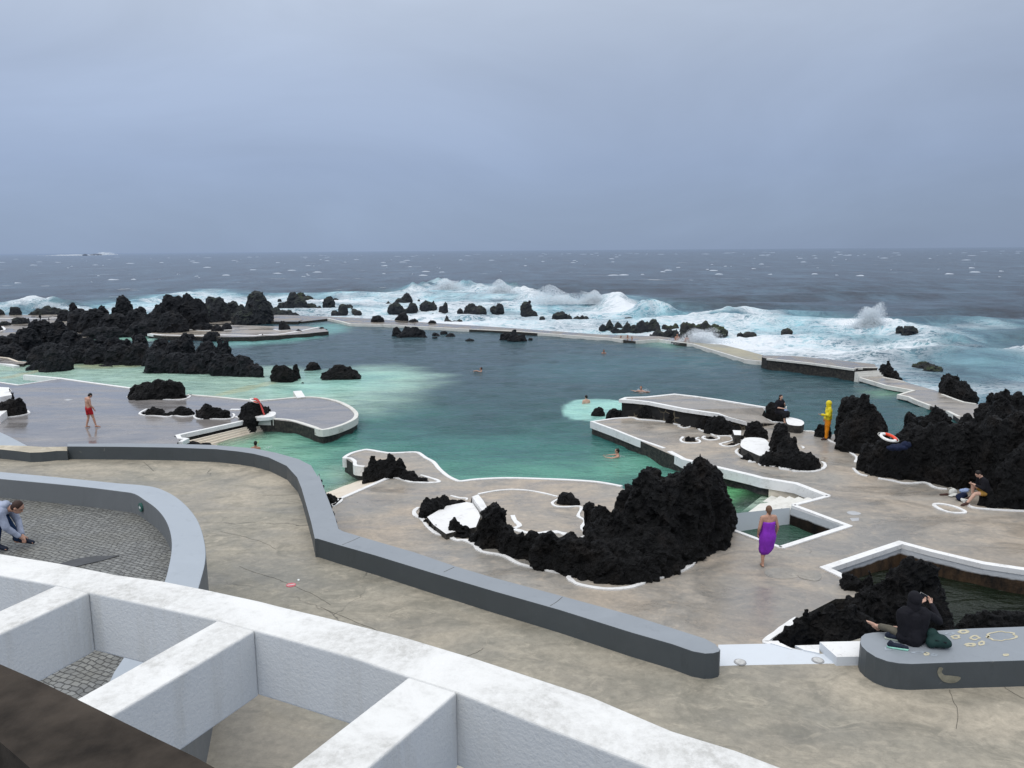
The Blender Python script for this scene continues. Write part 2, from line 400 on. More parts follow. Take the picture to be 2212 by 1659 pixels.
mp = t.nodes.new('ShaderNodeMapping'); mp.inputs['Scale'].default_value = (1.1, 1.1, 3.2); L(tc.outputs['Generated'], mp.inputs[0])
nz = t.nodes.new('ShaderNodeTexNoise'); nz.inputs['Scale'].default_value = 1.7; nz.inputs['Detail'].default_value = 6; nz.inputs['Roughness'].default_value = .55; nz.inputs['Distortion'].default_value = .6; L(mp.outputs[0], nz.inputs['Vector'])
nm = t.nodes.new('ShaderNodeMapRange'); nm.inputs[1].default_value = .3; nm.inputs[2].default_value = .7; nm.inputs[3].default_value = .91; nm.inputs[4].default_value = 1.09; L(nz.outputs[0], nm.inputs[0])
L(sep.outputs[2], ramp.inputs[0])
m1 = t.nodes.new('ShaderNodeVectorMath'); m1.operation = 'SCALE'; L(ramp.outputs[0], m1.inputs[0]); lr = t.nodes.new('ShaderNodeMapRange'); L(sep.outputs[0], lr.inputs[0]); lr.inputs[1].default_value = -.6; lr.inputs[2].default_value = .6; lr.inputs[3].default_value = 1.07; lr.inputs[4].default_value = .9; mm = t.nodes.new('ShaderNodeMath'); mm.operation = 'MULTIPLY'; L(nm.outputs[0], mm.inputs[0]); L(lr.outputs[0], mm.inputs[1]); L(mm.outputs[0], m1.inputs['Scale'])
m2 = t.nodes.new('ShaderNodeVectorMath'); m2.operation = 'SCALE'; m2.inputs['Scale'].default_value = .004; L(sky.outputs[0], m2.inputs[0])
m3 = t.nodes.new('ShaderNodeVectorMath'); m3.operation = 'ADD'; L(m1.outputs[0], m3.inputs[0]); L(m2.outputs[0], m3.inputs[1])
L(m3.outputs[0], bg.inputs[0]); bg.inputs[1].default_value = 1.0; L(bg.outputs[0], out.inputs[0])
ld = bpy.data.lights.new('sun', 'SUN'); ld.energy = .9; ld.angle = math.radians(35); ld.color = (1, .97, .93)
sun = bpy.data.objects.new('sun', ld); col.objects.link(sun)
sd = Vector((math.sin(SUN_AZ)*math.cos(SUN_EL), math.cos(SUN_AZ)*math.cos(SUN_EL), math.sin(SUN_EL)))
sun.rotation_euler = sd.to_track_quat('Z', 'Y').to_euler(); sun.location = (0, 0, 60)
scene.view_settings.view_transform = 'Standard'; scene.view_settings.look = 'None'; scene.view_settings.exposure = 0
# ------------------------------------------------------------------ sea
SEA = -1.0; POOLZ = -0.6
pool_px = [(-900, 690), (0, 690), (500, 686), (600, 683), (708, 685), (773, 694), (923, 700), (1101, 711.5), (1297, 728), (1422, 730), (1457, 737), (1522, 748), (1635, 777),
           (1774, 783), (1870, 797), (1884, 818), (1927, 829), (1976, 843), (2030, 870), (2090, 905), (2500, 1000), (2700, 1430), (-900, 1430)]
poolW = [at(x, y, POOLZ) for x, y in pool_px]
def grid_mesh(name, X, Y, Z, keep, mat, attrs, parent=None):
    ny, nx = X.shape; idx = np.arange(ny*nx).reshape(ny, nx)
    q = np.stack([idx[:-1, :-1], idx[:-1, 1:], idx[1:, 1:], idx[1:, :-1]], -1).reshape(-1, 4)
    q = q[keep.ravel()[q].all(1)]
    used = np.zeros(ny*nx, bool); used[q.ravel()] = True; remap = np.cumsum(used)-1; q = remap[q]
    V = np.stack([X.ravel(), Y.ravel(), Z.ravel()], 1)[used]
    me = bpy.data.meshes.new(name); me.vertices.add(len(V)); me.vertices.foreach_set('co', V.ravel())
    me.loops.add(len(q)*4); me.loops.foreach_set('vertex_index', q.ravel().astype(np.int32))
    me.polygons.add(len(q)); me.polygons.foreach_set('loop_start', np.arange(0, len(q)*4, 4, dtype=np.int32))
    me.update(calc_edges=True); me.materials.append(mat)
    for k, a in attrs.items():
        a = a.reshape(ny*nx, -1)[used]
        if a.shape[1] == 1:
            at_ = me.attributes.new(k, 'FLOAT', 'POINT'); at_.data.foreach_set('value', a.ravel().astype(np.float32))
        else:
            at_ = me.attributes.new(k, 'FLOAT_COLOR', 'POINT'); at_.data.foreach_set('color', np.concatenate([a, np.ones((len(a), 1))], 1).ravel().astype(np.float32))
    me.shade_smooth()
    return link(bpy.data.objects.new(name, me), parent)
ny, nx = 440, 1000
Yr = 30*(9000/30)**(np.linspace(0, 1, ny)); ta = np.tan(np.linspace(math.radians(-50), math.radians(50), nx))
X = Yr[:, None]*ta[None, :]; Y = np.repeat(Yr[:, None], nx, 1)
P = np.stack([X.ravel(), Y.ravel(), np.zeros(X.size)], 1)
dpool = sdf(P, poolW)
foam_px = [(-900, 664), (0, 660), (60, 656), (150, 662), (300, 645), (420, 632), (560, 636), (640, 634), (725, 634), (800, 633), (870, 629), (915, 622), (950, 613), (975, 612), (1000, 622), (1030, 624),
           (1075, 625), (1115, 632), (1150, 638), (1180, 634), (1235, 643), (1280, 640), (1350, 652), (1400, 662), (1450, 672), (1500, 669), (1650, 671), (1760, 680), (1850, 693), (1950, 697), (2016, 707),
           (2060, 704), (2110, 698), (2212, 722), (2500, 760), (3200, 860), (3200, 1100), (1800, 1100), (-900, 800)]
foamW = [at(x, y, SEA) for x, y in foam_px]
dfo = sdf(P, foamW); nA = fbm(P*np.array([.05, .05, 1]), 4)
d = dist = np.hypot(P[:, 0], P[:, 1])
foam = sstep(-3, 16, dfo+nA*15)
ang = P[:, 0]/P[:, 1]
foam *= np.where(ang > .33, 1-.55*sstep(.33, .62, ang), 1)
nearwall = sstep(22, 3, -dpool)
foam = np.clip(foam*(.28+.44*sstep(-.35, .45, fbm(P*np.array([.045, .07, 1])+9, 4)))+.34*nearwall*sstep(.6, .35, ang), 0, 1)
aqua = np.clip(sstep(-14, 8, dfo+nA*6)*(1-.5*sstep(.35, .65, ang))*(.75+.5*nA), 0, 1)
# swell, chop and surf lumps
z = np.zeros(len(P)); sp = dist*.0022+.01
for lam, amp, th in [(61, .85, 1.45), (37, .6, 1.75), (24, .42, 1.25), (15, .26, 1.6), (9.5, .16, 1.9), (6.3, .08, 1.2), (4.1, .06, 1.5), (2.7, .04, 1.8)]:
    k = 2*math.pi/lam; ph = k*(P[:, 0]*math.cos(th)+P[:, 1]*math.sin(th))+3*perlin(P*np.array([.35/lam, .35/lam, 1])+lam)
    fall = sstep(lam*.10, lam*.02, dist*dist/(9.3)*.0006)
    s_ = np.sin(ph); z += amp*(1-np.abs(s_))*1.3*fall-amp*.6*fall
ridges = [([(860, 634), (915, 624), (950, 616), (1000, 624), (1040, 630)], 2.0, 3.0), ([(1055, 635), (1100, 626), (1150, 642)], 1.9, 2.6), ([(1160, 652), (1185, 645), (1235, 654), (1280, 653), (1340, 664), (1410, 675)], 2.2, 2.8),
          ([(1470, 676), (1560, 673), (1620, 675), (1680, 680)], 1.2, 3.0), ([(1840, 703), (1900, 702), (2000, 714)], .8, 2.4), ([(2000, 740), (2060, 733), (2140, 752), (2300, 770)], .9, 2.5), ([(1750, 742), (1850, 736), (1950, 745)], .6, 2),
          ([(40, 666), (90, 660), (160, 668)], 1.6, 3), ([(300, 652), (400, 642), (470, 645)], 1.5, 3), ([(1900, 770), (2030, 766), (2200, 790)], .5, 2), ([(1420, 700), (1520, 694), (1640, 702)], .6, 2), ([(700, 655), (800, 652), (900, 648)], .8, 3)]
for ln, hgt, wd in ridges:
    Wl = [at(x, y, SEA) for x, y in ln]; dd = pdist(P, Wl, closed=False)
    zr = hgt*np.exp(-(dd/wd)**2)*(.62+.75*perlin(P*np.array([.12, .2, 1])+hgt)+.35*perlin(P*np.array([.5, .6, 1])+hgt))
    z += zr; foam = np.clip(foam+.8*np.exp(-(dd/(wd*1.2))**2)*(hgt > .7)*sstep(-.25, .35, perlin(P*np.array([.07, .07, 1])+hgt*5)), 0, 1.0)
lump = billow(P*np.array([.32, .42, 1])+5, 3)
z += foam*(lump*.5-.25)*sstep(500, 150, dist)
damp = sstep(-1.0, 14, -dpool); z = z*(.12+.88*damp)
inside = dpool > 1.2
keep = (~inside).reshape(ny, nx)
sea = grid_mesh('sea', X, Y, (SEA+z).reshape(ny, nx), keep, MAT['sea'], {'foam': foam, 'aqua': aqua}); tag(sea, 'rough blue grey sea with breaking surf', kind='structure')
# ------------------------------------------------------------------ pool water
gx = np.arange(-95, 62, .24); gy = np.arange(9, 122, .24)
X, Y = np.meshgrid(gx, gy); P = np.stack([X.ravel(), Y.ravel(), np.zeros(X.size)], 1)
keep = pip(P, poolW).reshape(X.shape)
cc = np.tile(np.array([.032, .076, .094]), (len(P), 1))
nearg = sstep(60, 30, P[:, 1])[:, None]; cc = cc*(1-nearg)+np.array([.018, .095, .092])*nearg
nW = fbm(P*np.array([.16, .3, 1]), 4)
al = np.ones(len(P))
circ = [(1290+76*math.cos(a), 885+24*math.sin(a)) for a in np.linspace(0, 2*math.pi, 24, endpoint=False)]
zones = [
 (0, [(1180, 800), (1250, 770), (1500, 758), (1560, 785), (1300, 820)], (.04, .13, .15), 6, .9),
 (0, [(660, 920), (820, 890), (960, 950), (1440, 940), (1470, 1050), (1000, 1060), (640, 1100)], (.045, .19, .16), 5, .9),
 (0, [(-600, 772), (600, 795), (640, 812), (700, 812), (790, 792), (870, 797), (925, 812), (930, 832), (895, 850), (862, 868), (800, 890), (-600, 900)], (.36, .53, .43), 2.6, 1),
 (0, [(640, 815), (790, 800), (850, 805), (850, 830), (760, 850), (620, 850)], (.30, .60, .51), 3, .7),
 (0, [(400, 920), (620, 935), (720, 945), (750, 970), (800, 1010), (1000, 1042), (680, 1130), (400, 1000)], (.14, .37, .27), 2.8, 1),
 (0, [(380, 960), (500, 905), (600, 938), (640, 985), (560, 1000)], (.2, .40, .28), 2, 1),
 (0, [(680, 1110), (720, 1010), (780, 1015), (900, 1030), (860, 1065)], (.32, .47, .36), 1.6, 1),
 (0, [(1000, 1012), (1200, 998), (1450, 975), (1465, 1030), (1330, 1065), (1000, 1050)], (.11, .32, .235), 2.6, .95),
 (0, circ, (.36, .66, .57), .16, 1),
 (0, [(470, 735), (640, 712), (700, 698), (755, 700), (742, 716), (640, 738), (480, 750)], (.14, .36, .33), 2, .9),
 (0, [(1370, 738), (1430, 732), (1485, 740), (1450, 756)], (.12, .26, .21), 2, .9),
 (9, [(850, 300), (1250, 290), (1200, 325), (1000, 350)], (.15, .30, .2), .9, .9),
 (10, [(1250, 150), (1700, 220), (1900, 300), (1500, 430), (1400, 430)], (.11, .34, .15), .6, 1),
 (10, [(1450, 440), (1950, 410), (2500, 560), (1860, 760), (1400, 600)], (.035, .085, .06), .3, 1),
 (1, [(780, 800), (1300, 790), (1300, 880), (780, 880)], (.25, .47, .38), 1, 1),
 (6, [(330, 438), (1010, 275), (1085, 296), (470, 445)], (.45, .53, .36), .12, .9),
 (5, [(0, 235), (430, 160), (440, 173), (0, 262)], (.45, .5, .34), .15, .9),
 (5, [(700, 105), (1050, 92), (1620, 98), (1450, 135), (1000, 150)], (.40, .44, .26), .8, .8),
 (5, [(-600, 80), (180, 100), (300, 110), (250, 160), (-600, 250)], (.32, .45, .33), .6, .8),
 (11, [(500, 300), (2600, 300), (2600, 1000), (500, 1000)], (.009, .015, .008), .5, 1),
]
for win, poly, c, soft, st in zones:
    Wp = [at(x, y, POOLZ) for x, y in D(win, poly)]; s = sdf(P, Wp)
    mk = (sstep(-soft, soft, s+nW*max(soft*.6, .4))*st)[:, None]
    cc = cc*(1-mk)+np.array(c)*mk
for win, poly, soft in [(6, [(-40, 870), (740, 705), (1150, 800), (900, 900), (300, 1010)], .9), (7, [(60, 600), (190, 590), (640, 390), (400, 360), (100, 500)], .8), (10, [(1420, 420), (1600, 230), (2150, 300), (1960, 400)], .4)]:
    s = sdf(P, [at(x, y, POOLZ) for x, y in D(win, poly)]); al = np.minimum(al, 1-.86*sstep(-soft, soft, s))
zw = 0
for lam, amp, th in [(3.4, .03, 1.7), (2.1, .022, 1.25), (1.3, .014, 1.95), (.9, .008, 1.5)]:
    kk = 2*math.pi/lam; ph = kk*(P[:, 0]*math.cos(th)+P[:, 1]*math.sin(th))+3.5*perlin(P*np.array([.4/lam, .4/lam, 1])+lam*3)
    zw = zw+amp*np.sin(ph)*(.6+.8*np.clip(perlin(P*np.array([.13, .2, 1])+lam)+.5, 0, 1))
pool = grid_mesh('pool_water', X, Y, POOLZ+zw.reshape(X.shape), keep, MAT['pool'], {'wcol': cc, 'walpha': al}); tag(pool, 'still teal and turquoise water of the rock pool', kind='structure')
# ------------------------------------------------------------------ decks
def deck(name, label, poly, mtop, zb=-2.2, mside='edge'):
    c = np.mean(np.array([p[:2] for p in poly]), 0)
    e = prism(name, poly, zb, MAT[mtop], MAT[mside]); tag(e, label, kind='structure'); return e
def kerb(parent, win, pts, width, z=0.0, up=.035, down=.12, closed=False, mat='white', sm=3, jit=.5, label=None, name='painted_kerb'):
    pp = D(win, pts)
    if sm: pp = [tuple(p) for p in smooth(pp, sm, closed)]
    o = ribbon(name, [at(x, y, z) for x, y in pp], width*.88, up, down, MAT[mat], parent, closed, jit if sm else 0)
    if label: o['label'] = label
    return o
left_px = D(5, [(-1500, 440), (-600, 380), (0, 295), (200, 325), (650, 255), (1440, 360)]) + D(6, [(110, 430), (400, 452), (740, 485), (920, 492), (1290, 460), (1480, 457), (1700, 490), (1850, 550), (1930, 610), (1950, 660), (1900, 710), (1750, 775), (1580, 815), (1480, 795), (1250, 722), (1040, 697), (830, 690), (740, 705), (0, 875)]) + D(5, [(1890, 880), (1960, 912), (1930, 950), (1900, 1060), (-1500, 1060)])
dk = deck('pool_deck', 'flooded grey concrete deck left of the pool', [at(x, y, 0) for x, y in left_px], 'deck_wet')
kerb(dk, 5, [(-600, 380), (0, 295), (200, 325), (650, 255)], .16, sm=0)
kerb(dk, 5, [(265, 215), (650, 250), (1000, 300), (1440, 360)], .26, sm=0, down=.3)
kerb(dk, 6, [(105, 430), (400, 452), (740, 485), (920, 492), (1290, 460), (1480, 457), (1620, 474), (1740, 503), (1850, 552), (1915, 600), (1945, 650), (1905, 705), (1750, 772), (1580, 812), (1480, 782), (1250, 712), (1040, 692), (830, 688)], .24, down=.3, mat='white_old', jit=.2, label='thick white rim of the rounded deck tip')
kerb(dk, 6, [(760, 705), (0, 872), (20, 905), (95, 912), (30, 945)], .22, sm=0, down=.16)
kerb(dk, 5, [(1385, 450), (1500, 466), (1700, 476), (1950, 484), (2050, 462), (2075, 430)], .13)
kerb(dk, 5, [(1600, 585), (1520, 630), (1560, 652), (1700, 660), (1830, 672), (1890, 655), (1980, 668), (2080, 662), (2130, 640)], .11)
kerb(dk, 6, [(190, 640), (170, 655), (210, 690), (330, 690), (500, 695), (590, 685), (615, 655), (600, 635)], .11)
kerb(dk, 6, [(575, 592), (680, 592)], .28, sm=0); kerb(dk, 6, [(625, 668), (690, 690), (730, 712)], .14)
kerb(dk, 5, [(0, 678), (150, 668), (280, 645), (318, 628), (290, 600)], .14)
# jetty wedge of the left deck and white slab
o = prism('landing_slab', G(6, [(1255, 388), (1345, 381), (1390, 450), (1300, 460)], .06), -.7, MAT['white'], MAT['white_old']); centre(o); tag(o, 'short white slab jutting from the left deck into turquoise water', 'slab')
def pad(name, label, cat, win, pts, zt, zb, mtop='white', mside='white', sm=True):
    pp = D(win, pts)
    if sm: pp = [tuple(p) for p in smooth(pp, 4, True)]
    o = prism(name, [at(x, y, zt) for x, y in pp], zb, MAT[mtop], MAT[mside]); centre(o); return tag(o, label, cat)
pad('low_bench', 'oval white bench at the foot of the rock with the life ring and red strap', 'bench', 6, [(850, 655), (930, 630), (1000, 611), (1060, 614), (1065, 640), (1020, 665), (900, 675), (850, 672)], .17, 0, 'white', 'white')
pad('painted_ledge', 'white painted ledge at the left edge above the wet deck', 'ledge', 5, [(-200, 340), (0, 342), (95, 346), (125, 380), (110, 405), (130, 428), (0, 452), (-200, 460)], .75, 0, sm=False)
pad('painted_ledge', 'lower white ledge beside the knobbly rock at the left edge', 'ledge', 5, [(-200, 550), (0, 552), (60, 565), (75, 600), (10, 650), (0, 665), (-200, 690)], .35, 0, sm=False)
# left stairs into the water
def steps(name, label, A0, A1, B0, B1, n, z0, z1, mat, zb=-2.2):
    e = empty(name, tuple(A0), label, 'steps')
    A0, A1, B0, B1 = [np.array(v) for v in (A0, A1, B0, B1)]
    for i in range(n):
        a, b = i/n, (i+1)/n; zz = z0+(z1-z0)*(i+.5)/n
        q = [A0+(A1-A0)*a, B0+(B1-B0)*a, B0+(B1-B0)*b, A0+(A1-A0)*b]
        prism('step', [(p[0], p[1], zz) for p in q], zb, MAT[mat], MAT[mat], e)
    return e
A0, B0 = G(6, [(10, 893), (780, 713)], 0); A1, B1 = G(6, [(520, 1060), (1240, 830)], -1.0)
steps('pool_steps', 'long cream steps running down from the left deck into the pool', A0, A1, B0, B1, 8, -.2, -.98, 'cream')
A0, B0 = G(7, [(165, 600), (640, 402)], 0); A1, B1 = G(7, [(-50, 480), (420, 330)], -1.2)
o = mesh('pool_ramp', [A0, B0, B1, A1], [(0, 1, 2, 3)], MAT['cream']); tag(o, kind='structure')
# right deck
right_px = D(7, [(60, 860), (120, 670), (190, 590), (630, 400), (560, 335), (400, 310), (290, 262), (235, 228), (300, 190), (400, 162), (450, 160), (600, 185), (700, 188), (850, 180), (900, 200), (940, 230), (1010, 270), (1060, 330), (1130, 390), (1200, 425), (1250, 437), (1400, 418), (1650, 408), (1950, 415)]) \
 + D(8, [(0, 862), (240, 870), (400, 885), (560, 905), (640, 925), (780, 980)]) + D(10, [(1000, 500), (1380, 560), (1480, 582), (1860, 722)]) + D(11, [(862, 143)]) + D(9, [(262, 1268), (562, 1191), (290, 1085), (0, 1038)]) \
 + D(8, [(1800, 828), (1450, 742), (1200, 692), (1050, 625), (720, 478), (400, 360), (720, 322), (700, 250), (1100, 180), (1700, 230), (1870, 300)]) + D(9, [(0, 490), (20, 540), (100, 565), (200, 575), (260, 610), (360, 635), (440, 640), (520, 690), (620, 660), (1000, 800)]) + D(0, [(2010, 930), (2500, 930), (2600, 1300)]) \
 + D(11, [(2700, 520), (2212, 478), (1900, 432), (1500, 337), (1260, 275), (680, 467), (845, 545), (980, 595), (985, 650), (930, 695), (760, 700), (470, 850), (220, 1030), (200, 1090)]) + D(0, [(1500, 1400), (1250, 1340), (900, 1250), (700, 1190)])
seen = []
rd = deck('pool_deck', 'tan and grey concrete deck winding between the black rocks', [at(x, y, 0) for x, y in right_px], 'deck')
K = lambda win, pts, width, **kw: kerb(rd, win, pts, width, **kw)
K(7, [(126, 655), (190, 592), (630, 400)], .17, sm=0, down=.2)
K(7, [(130, 650), (170, 630), (205, 600), (190, 585)], .14)
K(7, [(410, 308), (340, 300), (325, 285), (325, 262), (285, 235), (233, 232), (300, 190), (400, 164), (450, 162), (600, 187), (700, 188), (850, 182), (900, 200), (940, 230), (1010, 268), (1060, 328), (1130, 388), (1200, 424), (1250, 435), (1400, 418), (1650, 408), (1950, 415), (2212, 426), (2440, 443), (2650, 480)], .17, down=.35, jit=.1)
K(7, [(630, 400), (700, 408), (800, 440), (950, 448), (1055, 443), (1040, 425), (960, 400), (900, 382)], .12)
K(7, [(1160, 562), (1240, 582), (1300, 586), (1295, 600)], .09)
K(7, [(880, 665), (845, 695), (850, 732), (915, 770), (955, 830), (1050, 900), (1130, 902), (1200, 948), (1290, 952), (1370, 992), (1430, 1050), (1620, 1085), (1760, 1158), (2000, 1210), (2200, 1250), (2185, 1275), (2225, 1310), (2290, 1340), (2500, 1375), (2700, 1365), (2830, 1325), (2850, 1300), (3080, 1250), (3220, 1190), (3290, 1120), (3340, 1052), (3460, 1022), (3520, 965), (3580, 905), (3570, 860)], .14, jit=.5)
K(7, [(1400, 548), (1500, 528), (1600, 514), (1700, 508), (1830, 516), (1960, 538), (2090, 570)], .10)
K(7, [(2100, 590), (2045, 625), (2080, 655), (2180, 660), (2260, 655), (2300, 670), (2270, 740), (2330, 780), (2300, 850), (2370, 890), (2430, 905)], .11)
K(7, [(1700, 735), (1720, 780), (1760, 825), (1700, 850)], .16); K(7, [(1690, 850), (1770, 872), (1850, 892), (1900, 897), (1990, 883), (2080, 880), (2150, 895), (2230, 925), (2280, 945), (2340, 918), (2440, 925)], .2)
K(10, [(1478, 582), (1860, 722)], .15, sm=0, down=.3); K(0, D(10, [(1860, 722)])+D(11, [(862, 143)])+D(9, [(265, 1268)]), .2, sm=0, down=.28, mat='white')
K(0, D(9, [(265, 1268), (562, 1191)]), .16, sm=0, down=.25)
K(0, D(9, [(562, 1191), (290, 1085), (0, 1038)])+D(8, [(1800, 828), (1450, 746), (1200, 686), (1075, 618)]), .26, sm=0, down=.32)
K(8, [(1030, 590), (800, 510), (600, 430), (402, 358), (600, 330), (725, 322), (760, 322), (800, 337), (1000, 352), (1110, 368), (1130, 378), (1175, 385)], .17, sm=0, down=.3)
K(8, [(1150, 392), (1190, 410), (1240, 408), (1262, 392)], .1); K(8, [(1240, 388), (1310, 395), (1340, 430), (1420, 455), (1480, 482), (1600, 483), (1625, 520), (1540, 545), (1515, 555), (1560, 572), (1640, 570), (1690, 545), (1710, 522), (1640, 518)], .11)
K(8, [(1195, 490), (1172, 520), (1215, 542), (1330, 542), (1335, 520), (1300, 510), (1330, 495)], .12); K(8, [(1385, 485), (1362, 498), (1400, 515), (1450, 518), (1505, 508), (1500, 490), (1470, 482)], .12)
K(8, [(1675, 595), (1655, 622), (1700, 660), (1780, 692), (1770, 708), (1850, 712), (1870, 735), (1960, 745), (2040, 745), (2060, 765), (2110, 768), (2150, 788), (2212, 792)], .11)
K(9, [(120, 930), (150, 935), (160, 960), (230, 968), (320, 980), (430, 982), (500, 965), (532, 940), (528, 915), (505, 900)], .13)
K(9, [(330, 768), (352, 778), (345, 788)], .1)
K(8, [(1850, 292), (1890, 322), (1960, 352)], .12); K(9, [(-5, 515), (20, 545), (80, 562), (190, 570), (215, 590), (290, 620), (360, 640), (440, 645), (515, 690), (560, 715), (600, 735), (660, 765), (720, 805), (790, 852), (800, 880), (785, 905)], .13)
K(9, [(770, 955), (820, 1002), (890, 1020)], .13); K(9, [(980, 1040), (1100, 1058), (1180, 1078), (1270, 1082), (1380, 1075), (1440, 1108), (1500, 1125), (1560, 1130)], .13); K(9, [(1720, 1245), (1745, 1272), (1800, 1290), (1900, 1300), (2050, 1310), (2212, 1316), (2500, 1330)], .14)
K(9, [(1450, 1262), (1530, 1258), (1640, 1285), (1712, 1318), (1700, 1332), (1600, 1330), (1500, 1300)], .13, closed=True)
K(11, [(845, 545), (682, 467), (1262, 273), (1500, 337), (1900, 432), (2212, 478), (2700, 525)], .24, sm=0, down=.1, label='wide white rim of the sunken pit')
K(11, [(845, 545), (970, 588), (990, 625), (975, 655)], .08, down=.04)
K(11, [(470, 855), (350, 940), (232, 1020), (240, 1045), (330, 1045)], .17)
# walls of the two pits (painted bands over stained stone)
def wallface(name, label, pts, z0, z1, mat, cat='wall'):
    V = []; Fc = []
    for p in pts: V += [(p[0], p[1], z1), (p[0], p[1], z0)]
    for i in range(len(pts)-1): Fc.append((2*i, 2*i+2, 2*i+3, 2*i+1))
    o = mesh(name, V, Fc, MAT[mat]); centre(o); return tag(o, label, cat)
p1 = G(11, [(845, 556), (700, 470), (1264, 284), (1500, 346), (1900, 441), (2212, 487), (2700, 535)], 0)
wallface('retaining_wall', 'white and rust stained wall around the dark water pit', [p*np.array([1, 1, 0]) for p in p1], -1.5, .0, 'pitwall')
pc = G(10, [(1500, 440), (1932, 396)], 0); pr = G(11, [(848, 146)], 0)[0]
wallface('retaining_wall', 'pale grey side wall of the steps behind the woman in purple', [pc[0], pc[1]], -1.5, -.02, 'strip')
wallface('retaining_wall', 'white topped dark wall at the right of the small basin', [pc[1]+np.array([.02, 0, 0]), pr], -1.5, -.02, 'pitblack')
wallface('retaining_wall', 'cream wall at the head of the green inlet below the white rim', [q+np.array([0, -.03, 0]) for q in G(9, [(60, 1049), (290, 1086), (540, 1184)], 0)], -.75, -.1, 'cream')
Aw0, Bw0 = G(10, [(1935, 392), (2150, 322)], 0); Aw1 = G(10, [(1505, 452)], -.6)[0]; Bw1 = G(10, [(1720, 285)], -.6)[0]
steps('basin_steps', 'white steps sinking into the green inlet behind the big rock', Aw0, Aw1, Bw0, Bw1, 6, -.05, -.72, 'white_old')
a = G(10, [(1870, 268), (2130, 318)], -.25); b = G(10, [(1870, 310), (2130, 322)], -.6)
# raised platform
pl = [(660, 166), (700, 150), (880, 145), (1120, 120), (1300, 140), (1500, 168), (1910, 235), (1880, 300), (1990, 372), (1740, 362), (1600, 325), (1500, 290), (1200, 247), (900, 187), (760, 172)]
plz = [.8, .8, .8, .8, .8, .8, .6, .3, .04, .35, .6, .78, .8, .8, .8]
P_ = G(8, pl, plz)
po = prism('raised_platform', P_, -1.6, MAT['deck_mid'], MAT['rubble']); tag(po, 'raised concrete platform with rubble side above the lower deck', kind='structure')
e = [P_[i] for i in (13, 14, 0, 1, 2, 3, 4, 5, 6)]
ribbon('painted_kerb', [P_[9], P_[10], P_[11], P_[12], P_[13], P_[14], P_[0], P_[1], P_[2], P_[3], P_[4], P_[5], P_[6]], .22, .04, .12, MAT['white'], po, jit=.1)
pad('painted_ledge', 'large white painted oval top among black rocks right of the lower deck', 'ledge', 8, [(1700, 530), (1735, 497), (1820, 492), (1905, 505), (1945, 545), (1980, 600), (1950, 630), (1880, 655), (1800, 625), (1725, 590), (1695, 565)], .34, -.1, 'white', 'edge')
pad('painted_ledge', 'small white painted ledge between two black rocks behind the oval one', 'ledge', 8, [(1625, 428), (1700, 432), (1698, 472), (1640, 470)], .4, -.1, 'white', 'edge', sm=False)
pad('painted_ledge', 'white painted shelf over the water right of the woman in black', 'ledge', 9, [(205, 522), (260, 525), (335, 545), (357, 570), (330, 592), (270, 590), (215, 575)], .35, -1.2, 'white', 'edge')
pad('painted_ledge', 'white painted surface enclosed by the left lobes of the central rock', 'ledge', 7, [(955, 742), (1115, 648), (1200, 630), (1300, 612), (1350, 622), (1400, 690), (1418, 735), (1380, 830), (1270, 850), (1120, 890), (1010, 810)], .18, 0, 'white', 'edge', sm=False)
pad('painted_ledge', 'narrow white slab leaning beside the white surface of the central rock', 'ledge', 7, [(1345, 565), (1400, 545), (1445, 600), (1482, 670), (1450, 705), (1400, 640)], .32, 0, 'white', 'white', sm=False)
# small basin floor patches, holes and concrete repairs on the deck
def flat(name, label, cat, win, pts, z, mat, sm=True, thick=.006):
    pp = D(win, pts)
    if sm: pp = [tuple(p) for p in smooth(pp, 4, True)]
    o = prism(name, [at(x, y, z+thick) for x, y in pp], z-.01, MAT[mat], MAT[mat]); centre(o); return tag(o, label, cat)
MAT['patch'] = m_concrete('cement_patch', (.34, .335, .31), (.19, .19, .18), (.42, .38, .32), (.5, .8), cracks=False)
MAT['palestone'] = m_plain('pale_stone', (.42, .43, .44), .5, .15, 3)
MAT['darkwedge'] = m_plain('dark_wedge_surface', (.05, .052, .055), .55, .3, 5, .2)
flat('cement_patch', 'oval cement patch on the deck behind the feet of the woman in purple', 'patch', 11, [(215, 490), (260, 465), (380, 460), (470, 485), (480, 520), (440, 540), (330, 545), (240, 525)], 0, 'patch')
flat('cement_patch', 'longer rough cement patch to the right of the oval one', 'patch', 11, [(480, 500), (560, 485), (640, 500), (655, 530), (620, 560), (540, 550), (480, 530)], 0, 'patch', thick=.011)
flat('drain_cover', 'pale round cover set in the deck right of the basin', 'drain', 9, [(718, 1318), (770, 1312), (825, 1325), (832, 1338), (780, 1345), (730, 1335)], 0, 'palestone')
flat('drain_cover', 'small pale cover just below the round one', 'drain', 9, [(742, 1372), (820, 1368), (818, 1392), (760, 1398)], 0, 'palestone', sm=False)
flat('floor_slab', 'pale square patch on the wet deck beside the man in red shorts', 'patch', 5, [(692, 484), (740, 472), (798, 478), (745, 492)], 0, 'palestone', sm=False)
